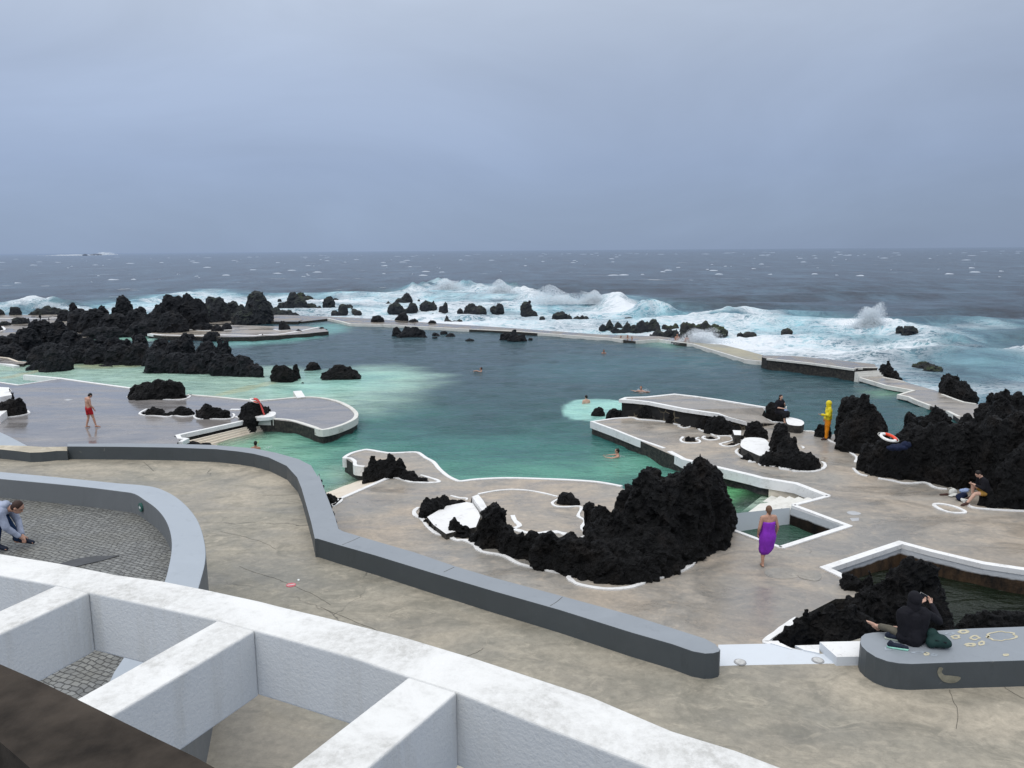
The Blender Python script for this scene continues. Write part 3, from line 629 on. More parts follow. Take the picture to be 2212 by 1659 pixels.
# ------------------------------------------------------------------ far walkways
fp = [(2, [(60, 658), (300, 659), (500, 667), (900, 684), (1500, 724), (2212, 770)]), (3, [(800, 828), (1300, 842), (1445, 860), (1590, 895), (1700, 905), (1850, 914), (2000, 950), (2212, 1008)])]
back = [q for w_, p_ in fp for q in D(w_, p_)]
front = D(3, [(2212, 1062), (2050, 1046), (1780, 966), (1600, 912), (1430, 892), (1300, 868), (1100, 886), (900, 861), (100, 806)])+D(2, [(1700, 776), (1200, 746), (830, 736), (740, 713), (640, 690), (560, 700), (420, 715), (150, 700), (60, 700)])
wk = deck('sea_wall_walkway', 'narrow pinkish walkway between pool and surf', [at(x, y, -.35) for x, y in back+front], 'far')
kerb(wk, 0, D(2, [(640, 690), (740, 712), (830, 736), (1200, 746), (1700, 776), (2212, 798)])+D(3, [(500, 833), (900, 862), (1000, 873)]), .3, z=-.35, mat='white_old', sm=0, down=.3)
kerb(wk, 3, [(1100, 885), (1300, 869), (1430, 890), (1600, 911), (1780, 966), (2050, 1046), (2200, 1061)], .2, z=-.35, mat='white_old', sm=0, down=.3)
sb = prism('algae_slope', [p-np.array([0, 0, 0]) for p in G(3, [(1590, 897), (1700, 905), (1850, 914), (2000, 950), (2205, 1008), (2205, 1050), (2050, 1036), (1780, 957), (1620, 908)], -.345)], -.5, MAT['sand'], MAT['sand']); tag(sb, 'yellowish algae covered slope at the pool edge', kind='structure')
p4 = G(4, [(0, 1000), (45, 1012), (400, 1050), (785, 1103), (815, 1092), (975, 1092), (950, 1058), (600, 1020), (250, 988), (0, 985)], .2)
wp = prism('walkway_platform', p4, -2, MAT['far'], MAT['edge']); tag(wp, 'raised grey walkway section with dark stone side', kind='structure')
kerb(wp, 4, [(45, 1012), (400, 1050), (785, 1102)], .22, z=.2, mat='white_old', sm=0, down=.1)
kerb(wp, 4, [(785, 1092), (975, 1088)], .16, z=.2, mat='white_old', sm=0, down=.1)
A0, B0 = G(4, [(785, 1105), (978, 1092)], .2); A1, B1 = G(4, [(825, 1175), (1022, 1162)], -.35)
steps('walkway_steps', 'short cream steps at the end of the raised sea walkway', A0, A1, B0, B1, 3, .12, -.3, 'white_old')
w2b = D(4, [(820, 1168), (1020, 1160), (1100, 1185)])+D(9, [(1200, 220), (1480, 300), (1560, 345), (1700, 395), (1830, 412), (1900, 520)]); w2f = D(9, [(1700, 560), (1570, 472), (1420, 425), (1300, 380), (1240, 352), (1155, 335), (1280, 297), (1050, 256), (940, 222), (830, 190)])
wk2 = deck('sea_wall_walkway', 'lower grey walkway zigzagging past the right rocks', [at(x, y, -.35) for x, y in w2b+w2f], 'deck_mid')
kerb(wk2, 9, [(830, 190), (940, 222), (1050, 256), (1280, 297), (1155, 335), (1240, 352), (1300, 380), (1420, 425)], .2, z=-.35, mat='white_old', sm=0, down=.2)
kerb(wk2, 9, [(1565, 470), (1620, 498), (1665, 518)], .2, z=-.35, mat='white_old', sm=0, down=.2)
kerb(wk2, 9, [(1520, 330), (1560, 345), (1620, 368), (1700, 395), (1805, 411)], .16, z=-.35, mat='white_old', sm=0); kerb(wk2, 9, [(1020, 185), (1100, 200), (1200, 222)], .14, z=-.35, mat='white_old', sm=0)
# left far decks
isl = G(1, [(1280, 822), (1420, 780), (1560, 745), (1900, 742), (2194, 750)], -.2)+G(2, [(200, 757), (450, 757), (600, 772), (645, 800), (560, 808), (430, 822), (200, 836), (0, 848)], -.2)+G(1, [(1900, 850), (1400, 842)], -.2)
dl = deck('island_deck', 'grey island deck with white kerb in the far left water', isl, 'deck_mid')
kerb(dl, 0, D(1, [(1290, 822), (1400, 832), (1700, 838), (1900, 832), (2212, 838)])+D(2, [(60, 830), (200, 828), (330, 810), (440, 790), (560, 765)]), .45, z=-.2, sm=2, down=.2)
kerb(dl, 1, [(1300, 800), (1450, 803), (1575, 795)], .2, z=-.2); kerb(dl, 1, [(1640, 785), (1760, 795), (1900, 792), (2025, 785)], .2, z=-.2); kerb(dl, 2, [(175, 786), (230, 794), (320, 788)], .25, z=-.2)
sh = G(1, [(-2500, 640), (-800, 655), (0, 658), (600, 656), (1400, 662), (1900, 668), (2212, 690)], -.3)+G(2, [(420, 700), (380, 715), (0, 715)], -.3)+G(1, [(1900, 735), (1300, 740), (700, 860), (-2500, 900)], -.3)
ds = deck('shore_terrace', 'pale terrace behind the left lava ridges', sh, 'far')
kerb(ds, 1, [(-800, 690), (0, 692), (400, 688), (560, 684)], .5, z=-.3, sm=0); kerb(ds, 1, [(0, 800), (40, 785), (20, 760)], .3, z=-.3)
lc = G(5, [(-1500, -80), (-400, 0), (0, 20), (90, 30), (190, 68), (290, 76), (255, 92), (100, 88), (0, 80), (-1500, 40)], -.4)
d5 = deck('corner_deck', 'brownish deck corner with cream edge at the far left', lc, 'far')
kerb(d5, 5, [(-400, 0), (0, 20), (90, 30), (190, 68), (290, 76)], .2, z=-.4, mat='cream', sm=0)
o = ribbon('water_kerb', G(5, [(-300, 50), (0, 82), (180, 114)], -.45), .4, .03, .3, MAT['white']); centre(o); tag(o, 'white straight kerb lying in pale water at the left edge', 'kerb')
o = prism('ramp_slab', G(5, [(-900, 880), (0, 835), (100, 880), (300, 985), (-900, 1010)], .35), 0, MAT['palegrey'], MAT['paleface']); centre(o); tag(o, 'pale blue grey ramp behind the broken end of the grey wall', 'ramp')
# ------------------------------------------------------------------ promenade, walls, terrace
PR = 1.4
back = D(0, [(-900, 960)]) + D(12, [(-200, 150), (450, 150), (1150, 160), (1450, 165), (1700, 185), (1850, 225), (1960, 280), (2030, 360), (2085, 560), (2130, 790), (2212, 820)]) + D(14, [(300, 10), (1000, 220), (1700, 430), (2060, 540), (2134, 440)]) + D(11, [(-120, 1060), (270, 1045), (600, 1110), (960, 1000), (1400, 960), (2700, 900)])
pr = deck('promenade', 'olive tan concrete promenade between the low walls', [at(x, y, PR) for x, y in back+[(3000, 1900), (1500, 2600), (-900, 2600)]], 'prom', zb=-1.0)
def crack(win, pts, z, wd=.012):
    pp = smooth(D(win, pts), 5); rr = random.Random(len(pts)); q = [at(x+rr.uniform(-1.2, 1.2), y+rr.uniform(-.8, .8), z+.004) for x, y in pp]
    return ribbon('crack', q, wd, .001, .001, MAT['crackm'], pr)
MAT['crackm'] = m_plain('crack_dark', (.09, .085, .07), .9)
for win, pts, wd in [(w_, p_, q_*.45) for w_, p_, q_ in [(12, [(1600, 900), (1720, 945), (1850, 985), (1960, 1030), (2100, 1090), (2212, 1160)], .012), (14, [(200, 235), (320, 285), (470, 345), (560, 380)], .015), (12, [(960, 200), (1030, 265)], .03), (12, [(1480, 670), (1620, 700), (1760, 740), (1850, 790)], .01), (14, [(900, 475), (950, 455), (985, 435)], .012), (11, [(1640, 1400), (1660, 1466), (1700, 1560), (1690, 1700)], .014), (11, [(2020, 1340), (2120, 1420), (2212, 1466)], .014)]]:
    crack(win, pts, PR, wd)
def wall(name, label, edge, base, h, top, face, cat='low wall'):
    """low wall with its painted top as a part of its own"""
    e = empty(name, tuple(np.mean(np.array(edge), 0)*np.array([1, 1, 0])+np.array([0, 0, base])), label, cat)
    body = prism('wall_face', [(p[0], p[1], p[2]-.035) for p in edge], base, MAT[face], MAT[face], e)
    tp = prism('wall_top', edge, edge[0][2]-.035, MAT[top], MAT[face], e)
    bv = tp.modifiers.new('b', 'BEVEL'); bv.width = .012; bv.segments = 2; bv.limit_method = 'ANGLE'; bv.angle_limit = .8
    return e
zt = PR+.45
be = D(12, [(450, 80), (800, 78), (1150, 80), (1430, 88), (1700, 110), (1850, 140), (2000, 182), (2085, 225), (2130, 300)])+D(7, [(10, 365), (60, 500), (100, 600), (150, 730), (185, 845), (225, 866), (370, 910), (540, 960), (850, 1050), (1200, 1170), (1500, 1260)])+D(14, [(1370, 180), (1700, 270), (1950, 350), (2060, 385), (2110, 412), (2134, 438)])
fe = D(14, [(2128, 448), (2100, 456), (2060, 458), (2000, 447), (1900, 412), (1700, 355), (1500, 292), (1350, 245), (1040, 157), (740, 68)])+D(7, [(500, 1075), (200, 990), (0, 930)])+D(12, [(2108, 715), (2085, 610), (2060, 520), (2040, 450), (2020, 380), (1990, 305), (1920, 228), (1800, 172), (1700, 147), (1600, 132), (1450, 116), (1150, 105), (800, 100), (450, 98)])
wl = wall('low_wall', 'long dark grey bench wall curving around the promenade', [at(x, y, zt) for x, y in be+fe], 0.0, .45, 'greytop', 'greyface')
bk = G(12, [(450, 100), (300, 102), (180, 95), (60, 92), (-300, 88), (-300, 105), (0, 118), (120, 130), (200, 140), (280, 138), (380, 128), (450, 128)], PR+.33)
bo = prism('broken_end', bk, 0, MAT['brokentop'], MAT['greyface'], wl); bo['label'] = 'crumbled wall end with bare tan mortar on top'
w2 = D(11, [(950, 1030), (958, 990), (985, 968), (1040, 958), (1100, 955), (1300, 951), (1500, 945), (1800, 926), (2212, 911), (2900, 880), (2900, 1160), (2212, 1172), (1900, 1181), (1600, 1190), (1350, 1199), (1250, 1194), (1160, 1178), (1070, 1145), (1000, 1100), (962, 1062)])
for k_, (win, pts) in enumerate([(7, [(370, 918), (300, 950), (215, 985)]), (14, [(1370, 185), (1340, 210), (1310, 228)]), (12, [(700, 112), (698, 130)]), (7, [(1190, 1180), (1100, 1222)])]):
    ribbon('joint', [at(x, y, zt+.001) for x, y in D(win, pts)], .01, .002, .002, MAT['crackm'], wl)
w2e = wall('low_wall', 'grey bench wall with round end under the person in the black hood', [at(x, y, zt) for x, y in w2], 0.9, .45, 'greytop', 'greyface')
MAT['bare'] = m_plain('bare_render', (.5, .46, .33), .8, .2, 8, .3); MAT['bare2'] = m_plain('bare_cement', (.22, .21, .16), .85, .25, 10, .3)
MAT['scuff'] = m_plain('scuffed_paint', (.32, .36, .40), .6, .25, 12)
def blotch(win, cx, cy, rx, ry, z, mat, ring=0, seed=0):
    rr = random.Random(seed); n = 20; pts = []
    for i in range(n):
        a = 2*math.pi*i/n; k = 1+.35*(rr.random()-.5); pts.append((cx+rx*k*math.cos(a), cy+ry*k*math.sin(a)))
    if ring:
        inn = [(cx+(x-cx)*ring, cy+(y-cy)*ring) for x, y in pts]
        A = [at(x, y, z) for x, y in D(win, pts)]; B = [at(x, y, z) for x, y in D(win, inn)]
        return mesh('bare_spot', A+B, [(i, (i+1) % n, n+(i+1) % n, n+i) for i in range(n)], MAT[mat], w2e)
    return mesh('bare_spot', [at(x, y, z) for x, y in D(win, pts)], [tuple(range(n))[::-1]], MAT[mat], w2e)
zz = zt+.0045
for i, (cx, cy, rx, ry, ring, mt) in enumerate([(1745, 952, 42, 16, .4, 'bare'), (1685, 992, 38, 16, .45, 'bare'), (1832, 998, 42, 18, .5, 'bare'), (1800, 1052, 46, 15, .3, 'bare'), (1885, 1040, 30, 18, .4, 'bare'), (1930, 990, 14, 8, 0, 'bare'),
                                           (2040, 985, 115, 38, .82, 'bare'), (2072, 1130, 28, 10, 0, 'bare'), (1462, 1122, 24, 14, .35, 'bare'), (1520, 1130, 28, 12, .3, 'scuff'), (1400, 1112, 60, 9, .4, 'scuff'), (1640, 965, 40, 10, .5, 'scuff'), (1180, 1078, 40, 20, .7, 'scuff')]):
    blotch(11, cx, cy, rx, ry, zz, mt, ring, i)
# chip on the vertical face of the right wall
def face_pt(win, x, y):
    X_, Y_ = D(win, [(x, y)])[0]; dd = ray(X_, Y_); a = at(*D(win, [(1350, 1199)])[0], zt); b = at(*D(win, [(2212, 1172)])[0], zt)
    n_ = np.array([b[1]-a[1], -(b[0]-a[0]), 0]); n_ /= np.linalg.norm(n_); a = a+n_*.004; tt = ((a-CAM)@n_)/(dd@n_); return CAM+dd*tt
chip = smooth([(1560, 1225), (1590, 1235), (1578, 1262), (1600, 1285), (1650, 1290), (1720, 1300), (1715, 1325), (1670, 1348), (1600, 1340), (1565, 1310), (1545, 1265)], 3, True)
o = mesh('wall_chip', [face_pt(11, x, y) for x, y in chip], [tuple(range(len(chip)))[::-1]], MAT['bare2'], w2e)
st = prism('stair_landing', G(11, [(-140, 1052), (270, 1043), (440, 1083), (520, 1098), (600, 1118), (740, 1128), (770, 1146), (1000, 1143), (1000, 1192), (0, 1210), (-140, 1216)], PR+.006), 1.0, MAT['strip'], MAT['white']); tag(st, 'white painted landing at the head of the stairs', kind='structure')
e = empty('stair_block', tuple(at(*D(11, [(800, 1100)])[0], PR)), 'white stepped blocks beside the round end of the grey bench wall', 'steps')
prism('upper_block', G(11, [(640, 1030), (960, 1024), (960, 1143), (772, 1147)], PR+.16), PR-.5, MAT['white'], MAT['strip'], e)
prism('middle_block', G(11, [(450, 1058), (638, 1052), (638, 1118), (600, 1108), (520, 1092)], PR+.03), PR-.6, MAT['white'], MAT['strip'], e)
prism('lower_block', G(11, [(262, 1040), (345, 1040), (430, 1082), (428, 1088)], PR+.02), PR-.6, MAT['white'], MAT['strip'], e)
MAT['glass'] = m_plain('frosted_lamp_glass', (.5, .5, .48), .2, .2, 20); MAT['steel'] = m_plain('ring_steel', (.3, .3, .3), .35, .2, 20)
for (cx, cy), lb in [((28, 1186), 'round recessed floor lamp at the left of the white landing'), ((626, 1172), 'round recessed floor lamp near the grey bench wall end')]:
    c = at(*D(11, [(cx, cy)])[0], PR+.012); e = empty('floor_lamp', tuple(c), lb, 'floor lamp')
    for nm_, r_, zz_, mt_ in (('ring', .1, .006, 'steel'), ('lamp_glass', .078, .012, 'glass')):
        mesh(nm_, [(c[0]+r_*math.cos(a), c[1]+r_*math.sin(a), c[2]+zz_) for a in np.linspace(0, 2*math.pi, 28, endpoint=False)]+[(c[0]+r_*1.04*math.cos(a), c[1]+r_*1.04*math.sin(a), c[2]-.005) for a in np.linspace(0, 2*math.pi, 28, endpoint=False)], [tuple(range(28))]+[(28+i, 28+(i+1) % 28, (i+1) % 28, i) for i in range(28)], MAT[mt_], e)
# cobbled terrace and its pale wall
TZ = 3.3; tt_ = TZ+.41
w3o = [tuple(p) for p in smooth(D(12, [(-900, 195), (-300, 238), (0, 268), (400, 305), (800, 345), (960, 358), (1060, 377), (1150, 418), (1220, 468), (1285, 535), (1330, 605), (1360, 690), (1378, 790), (1374, 880), (1350, 980), (1320, 1080), (1275, 1220), (1210, 1400), (1100, 1700), (800, 2300)]), 3)]
w3i = [tuple(p) for p in smooth(D(12, [(-900, 245), (-300, 285), (0, 315), (500, 362), (800, 398), (900, 415), (970, 458), (1040, 508), (1095, 570), (1130, 640), (1148, 720), (1148, 800), (1130, 900), (1103, 1000), (1040, 1140), (940, 1310), (830, 1510), (720, 1700), (500, 2300)]), 3)]
w3 = wall('low_wall', 'pale grey curved wall enclosing the cobbled terrace', [at(x, y, tt_) for x, y in w3o+w3i[::-1]], PR, .4, 'palegrey', 'paleface')
mid = [((a[0]+b[0])/2, (a[1]+b[1])/2) for a, b in zip(w3o, w3i)]
tp = [at(x, y, tt_)*np.array([1, 1, 0])+np.array([0, 0, TZ]) for x, y in mid]
tr = deck('cobbled_terrace', 'grey cobblestone terrace inside the pale curved wall', tp+[np.array([-4, .5, TZ]), np.array([-30, .5, TZ]), np.array([-40, 12, TZ])], 'cobble', zb=PR-.5)
o = prism('dark_wedge', G(12, [(400, 882), (520, 848), (640, 832), (800, 828), (700, 858), (560, 890), (480, 910)], TZ+.012), TZ-.02, MAT['darkwedge'], MAT['darkwedge']); centre(o); tag(o, 'dark pointed flat wedge on the cobbles behind the white beam', 'slab')  # thin dark sheet with a wedge outline, just above the cobbles
# pergola of white beams
PZ = 6.1; DEP = .42
def at_(win, pts, z=PZ): return [at(x, y, z) for x, y in D(win, pts)]
pg = empty('pergola', (0, 4, PZ-DEP), 'white rendered concrete pergola of crossing beams in the foreground', 'pergola')
outer = D(12, [(-700, 720), (-300, 770), (0, 815), (400, 880), (800, 960), (1100, 1000), (1380, 1055), (1750, 1135)])+D(14, [(0, 228), (245, 286), (600, 375), (950, 480), (1500, 660), (1900, 830), (2212, 925), (2700, 1110), (3200, 1300)])
inner = D(13, [(-700, 0), (-300, 70), (0, 120), (410, 192), (650, 243), (1580, 445), (1850, 520)])+D(14, [(0, 378), (350, 475), (625, 570), (860, 645), (1300, 820), (1800, 1013), (2400, 1260), (3000, 1500)])
def beam(name, poly, lab=None):
    o = prism(name, poly, PZ-DEP, MAT['pergola'], MAT['pergola'], pg)
    n = len(poly); me = o.data; V = [v.co.copy() for v in me.vertices]
    Fc = [tuple(p.vertices) for p in me.polygons]; nt = len(Fc)-n
    Fc += [(a+n, c+n, b+n) for a, b, c in Fc[:nt]]
    me.clear_geometry(); me.from_pydata(V, [], Fc); me.update()
    bv = o.modifiers.new('b', 'BEVEL'); bv.width = .014; bv.segments = 3; bv.limit_method = 'ANGLE'; bv.angle_limit = .9
    if lab: o['label'] = lab
    return o
beam('main_beam', [at(x, y, PZ) for x, y in outer+inner[::-1]], 'long outer beam running across the foreground')
for (a, b), (c, d_) in [((D(13, [(410, 192)])[0], D(13, [(0, 375)])[0]), (D(13, [(650, 243)])[0], D(13, [(0, 545)])[0])), ((D(13, [(1580, 445)])[0], D(13, [(555, 1018)])[0]), (D(13, [(1850, 520)])[0], D(13, [(810, 1140)])[0])), ((D(14, [(625, 570)])[0], D(14, [(50, 1013)])[0]), (D(14, [(860, 645)])[0], D(14, [(430, 1013)])[0])),
                         (((2350, 1760), (2100, 1900)), ((2480, 1800), (2200, 1950)))]:
    A, B, C, E = at(*a, PZ), at(*b, PZ), at(*c, PZ), at(*d_, PZ)
    def ext(p, q, yy):
        dd = (q-p)/np.linalg.norm(q-p); k = (yy-p[1])/dd[1]; return p+dd*k
    if A[1] < 1.6: continue
    beam('cross_beam', [A, ext(A, B, .9), ext(C, E, .9), C])
# viewpoint parapet coping
cz = 7.35
o = prism('stone_coping', G(13, [(-900, 330), (0, 765), (300, 895), (560, 1020), (1150, 1310), (1420, 1440), (1560, 1519), (2400, 1950), (900, 2200), (220, 1519), (0, 1330), (-900, 800)], cz), cz-.14, MAT['coping'], MAT['coping']); centre(o); tag(o, 'dark brown stone coping of the viewpoint parapet in the lower left corner', 'coping')
o = prism('stone_parapet', G(13, [(-900, 600), (0, 1290), (220, 1480), (1000, 2300), (-900, 2300)], cz-.1), cz-2.2, MAT['coping2'], MAT['coping2']); centre(o); tag(o, 'green grey stone below the brown coping in the corner', 'parapet')
# signs painted or fixed
MAT['green'] = m_plain('sign_green', (.03, .12, .10), .4, .08); MAT['signwhite'] = m_plain('sign_white', (.75, .78, .76), .4, .05); MAT['pink'] = m_plain('faded_red', (.55, .13, .15), .5, .12)
c = at(*D(12, [(945, 482)])[0], tt_); 
# arrow sign on the inner face of the pale wall
ia, ib = at(*D(12, [(900, 415)])[0], tt_), at(*D(12, [(970, 458)])[0], tt_)
tg = (ib-ia); tg[2] = 0; tg /= np.linalg.norm(tg); nn = np.array([tg[1], -tg[0], 0]); 
if nn[1] > 0: nn = -nn
ctr = ia+(ib-ia)*.62; ctr[2] = tt_-.19
se = empty('arrow_sign', tuple(ctr), 'small round green sign with a white left arrow on the pale curved wall', 'sign')
def disc(name, r, off, mat, par, c0, tx, n_, k=28, up=np.array([0, 0, 1.0])):
    a = np.linspace(0, 2*math.pi, k, endpoint=False)
    V = [c0+n_*off+tx*r*math.cos(t_)+up*r*math.sin(t_) for t_ in a]+[c0+n_*(off-.03)+tx*r*math.cos(t_)+up*r*math.sin(t_) for t_ in a]
    return mesh(name, V, [tuple(range(k))]+[(k+i, k+(i+1) % k, (i+1) % k, i) for i in range(k)], MAT[mat], par)
disc('sign_disc', .085, .03, 'green', se, ctr, tg, nn)
ar = [(-.065, 0), (-.01, .055), (-.01, .022), (.055, .022), (.055, -.022), (-.01, -.022), (-.01, -.055)]
mesh('arrow', [ctr+nn*.034+tg*x*.8+np.array([0, 0, y*.8]) for x, y in ar], [tuple(range(7))], MAT['signwhite'], se)
c = at(*D(12, [(1950, 1028)])[0], PR); c[2] = PR+.004
pe = empty('floor_sign', tuple(c), 'round faded red no entry disc stuck on the promenade floor', 'sign')
disc('sign_disc', .1, .004, 'pink', pe, c, np.array([1., 0, 0]), np.array([0, 0, 1.]), up=np.array([0, 1., 0]))
mesh('white_bar', [c+np.array([x, y, .007]) for x, y in [(-.06, -.042), (-.074, -.02), (.06, .042), (.074, .02)]], [(0, 3, 2, 1)], MAT['signwhite'], pe)
o = prism('paper_scrap', G(12, [(1992, 988), (2005, 986), (2008, 994), (1996, 998)], PR+.02), PR, MAT['signwhite'], MAT['signwhite']); centre(o); tag(o, 'tiny white scrap of paper beside the red floor sign', 'litter')
# ------------------------------------------------------------------ remesh pipeline (rocks, bodies, clothes)
PEND = []
def ico(bm, mtx, sub=3, shape=None):
    r = bmesh.ops.create_icosphere(bm, subdivisions=sub, radius=1.0)
    for v in r['verts']:
        if shape: v.co = Vector(shape(v.co))
        v.co = mtx @ v.co
def blob_world(win, b, z0):
    x, yb, yt, rx = b[:4]; k = b[4] if len(b) > 4 else .8; pw = b[5] if len(b) > 5 else .46
    (X1, Yb), (_, Yt) = D(win, [(x, yb), (x, yt)]); R = None
    Pf = at(X1, Yb, z0); dep = (Pf-CAM)@fwd; R = rx*WIN[win][2]*dep/F
    h = (Pf-CAM)[:2]; h = h/np.linalg.norm(h); C = Pf.copy(); C[:2] += h*R*k
    d = ray(X1, Yt); Dh = np.linalg.norm((C-CAM)[:2]); zt_ = CAMZ+d[2]/np.linalg.norm(d[:2])*Dh
    return C, R, R*k, max(zt_, z0+.08), h, pw, dep
def rock(label, win, blobs, z0=0.0, mat='rock', group=None, bumpy=1.0, name='lava_rock', vox=None, cat='rock'):
    bm = bmesh.new(); Rm = 0; dp = 0; C0 = None; CS = []
    for b in blobs:
        w_ = win
        if isinstance(b[0], tuple): w_, b = b[0][0], b[1]
        C, rx, ry, zt_, h, pw, dep = blob_world(w_, b, z0)
        a = math.atan2(h[1], h[0])-math.pi/2; hz = zt_-z0
        def shp(c, rx=rx, ry=ry, hz=hz, pw=pw):
            r = math.hypot(c.x, c.y); wv = c.z
            if wv >= 0:
                rr = (max(0, 1-wv*wv))**pw; f = rr/r if r > 1e-6 else 0
                return (c.x*f*rx, c.y*f*ry, wv*hz)
            return (c.x/max(r, .35)*rx*min(1, r/.35*1.0), c.y/max(r, .35)*ry*min(1, r/.35), max(-.6, wv*1.2)-.0)
        ico(bm, Matrix.Translation(Vector((C[0], C[1], z0))) @ Matrix.Rotation(a, 4, 'Z'), 4, shp)
        Rm = max(Rm, min(rx, hz*1.2)); dp += dep/len(blobs)
        if C0 is None: C0 = C
        CS.append((C, min(rx, ry)))
    V_ = vox or min(.34, max(.045, dp*.0021)); done_ = [CS[0]]
    for C, r in CS[1:]:
        C2, r2 = min(done_, key=lambda q: np.linalg.norm(q[0][:2]-C[:2])); done_.append((C, r)); rj = max(2.2*V_, min(.5, .45*min(r, r2)))
        cap(bm, (C[0], C[1], z0-.15-rj*.6), (C2[0], C2[1], z0-.15-rj*.6), rj, rj)
    org = np.array([C0[0], C0[1], z0])
    for v in bm.verts: v.co -= Vector(org)
    me = bpy.data.meshes.new(name); bm.to_mesh(me); bm.free(); me.materials.append(MAT[mat])
    o = bpy.data.objects.new(name, me); o.location = org; link(o); tag(o, label, cat, group)
    o['_r'] = 1
    PEND.append((o, vox or min(.34, max(.045, dp*.0021)), ('rock', min(1.6, Rm)*bumpy, org, dp)))
    return o
def prune(me):
    n = len(me.vertices)
    if n < 20: return
    e = np.zeros(len(me.edges)*2, dtype=np.int64); me.edges.foreach_get('vertices', e); e = e.reshape(-1, 2); lab = np.arange(n)
    while True:
        a = np.minimum(lab[e[:, 0]], lab[e[:, 1]]); new = lab.copy(); np.minimum.at(new, e[:, 0], a); np.minimum.at(new, e[:, 1], a); new = new[new]
        if (new == lab).all(): break
        lab = new
    u, inv, c = np.unique(lab, return_inverse=True, return_counts=True)
    if len(u) == 1: return
    bad = (c < .12*n)[inv]
    if bad.any():
        bm = bmesh.new(); bm.from_mesh(me); bm.verts.ensure_lookup_table(); bmesh.ops.delete(bm, geom=[bm.verts[i] for i in np.nonzero(bad)[0]], context='VERTS'); bm.to_mesh(me); bm.free()
def cap(bm, a, b, ra, rb, sub=2):
    a, b = Vector(a), Vector(b)
    for p, r in ((a, ra), (b, rb)): ico(bm, Matrix.Translation(p) @ Matrix.Diagonal((r, r, r, 1)), sub)
    d = b-a; L_ = d.length
    if L_ > 1e-4:
        q = d.to_track_quat('Z', 'Y').to_matrix().to_4x4()
        bmesh.ops.create_cone(bm, cap_ends=True, segments=14, radius1=ra, radius2=rb, depth=L_, matrix=Matrix.Translation((a+b)/2) @ q)
def flush():
    for o, vx, kind in PEND:
        md = o.modifiers.new('r', 'REMESH'); md.mode = 'VOXEL'; md.voxel_size = vx; md.use_smooth_shade = False
        if kind[0] == 'rock': sm_ = o.modifiers.new('s', 'SMOOTH'); sm_.factor = .5; sm_.iterations = 7
    bpy.context.view_layer.update(); dg = bpy.context.evaluated_depsgraph_get(); new = []
    for o, vx, kind in PEND: new.append(bpy.data.meshes.new_from_object(o.evaluated_get(dg)))
    for (o, vx, kind), me in zip(PEND, new):
        mt = o.data.materials[0]; nm_ = o.data.name; o.modifiers.clear(); old = o.data; o.data = me; bpy.data.meshes.remove(old); me.name = nm_
        me.materials.clear(); me.materials.append(mt)
        prune(me); n = len(me.vertices); co = np.zeros(n*3); me.vertices.foreach_get('co', co); co = co.reshape(-1, 3)
        no = np.zeros(n*3); me.vertices.foreach_get('normal', no); no = no.reshape(-1, 3)
        if kind[0] == 'rock':
            _, Rm, org, dp = kind; p = co+org
            L1 = max(.45, min(1.1, Rm)*.9); A1 = min(.26, .20*Rm)
            wv = np.stack([fbm(p/L1*1.1+s_, 3) for s_ in (3.1, 7.7, 12.9)], 1)
            w1 = worley((p*np.array([1, 1, .62])+wv*L1*.22)/(L1*.62)); w2_ = worley((p*np.array([1, 1, .7])+wv*L1*.12)/(L1*.24)+7)
            sv = np.array([1, 1, .62]); rg = lambda q, o=2: .42-billow(q, o)
            dd = rg(p*sv/L1*1.1+wv*.35)*A1*1.35+rg(p*sv/(L1*.42)+wv*.5+9)*A1*.42+(w1[2]-.5)*A1*.6+(w2_[2]-.5)*A1*.34+rg(p*sv/(L1*.16)+wv+4, 3)*A1*.3-.04
            if dp < 60: dd = dd+rg(p/.12+20, 3)*.045
            co = co+no*dd[:, None]
            e = np.array([0, 0, 1.0]); co[:, 2] += .15*A1*perlin(p*np.array([1.3, 1.3, .4])/L1+50)*np.clip(co[:, 2]/(Rm+.1), 0, 1)
            me.shade_flat()
        else:
            amp = kind[1]
            if kind[0] == 'cloth':
                p = co*np.array([1, 1, .6]); co = co+no*(fbm(p*7+kind[2], 3)*amp)[:, None]
            me.shade_smooth()
        me.vertices.foreach_set('co', co.ravel()); me.update()
        if '_r' in o: del o['_r']
    PEND.clear()
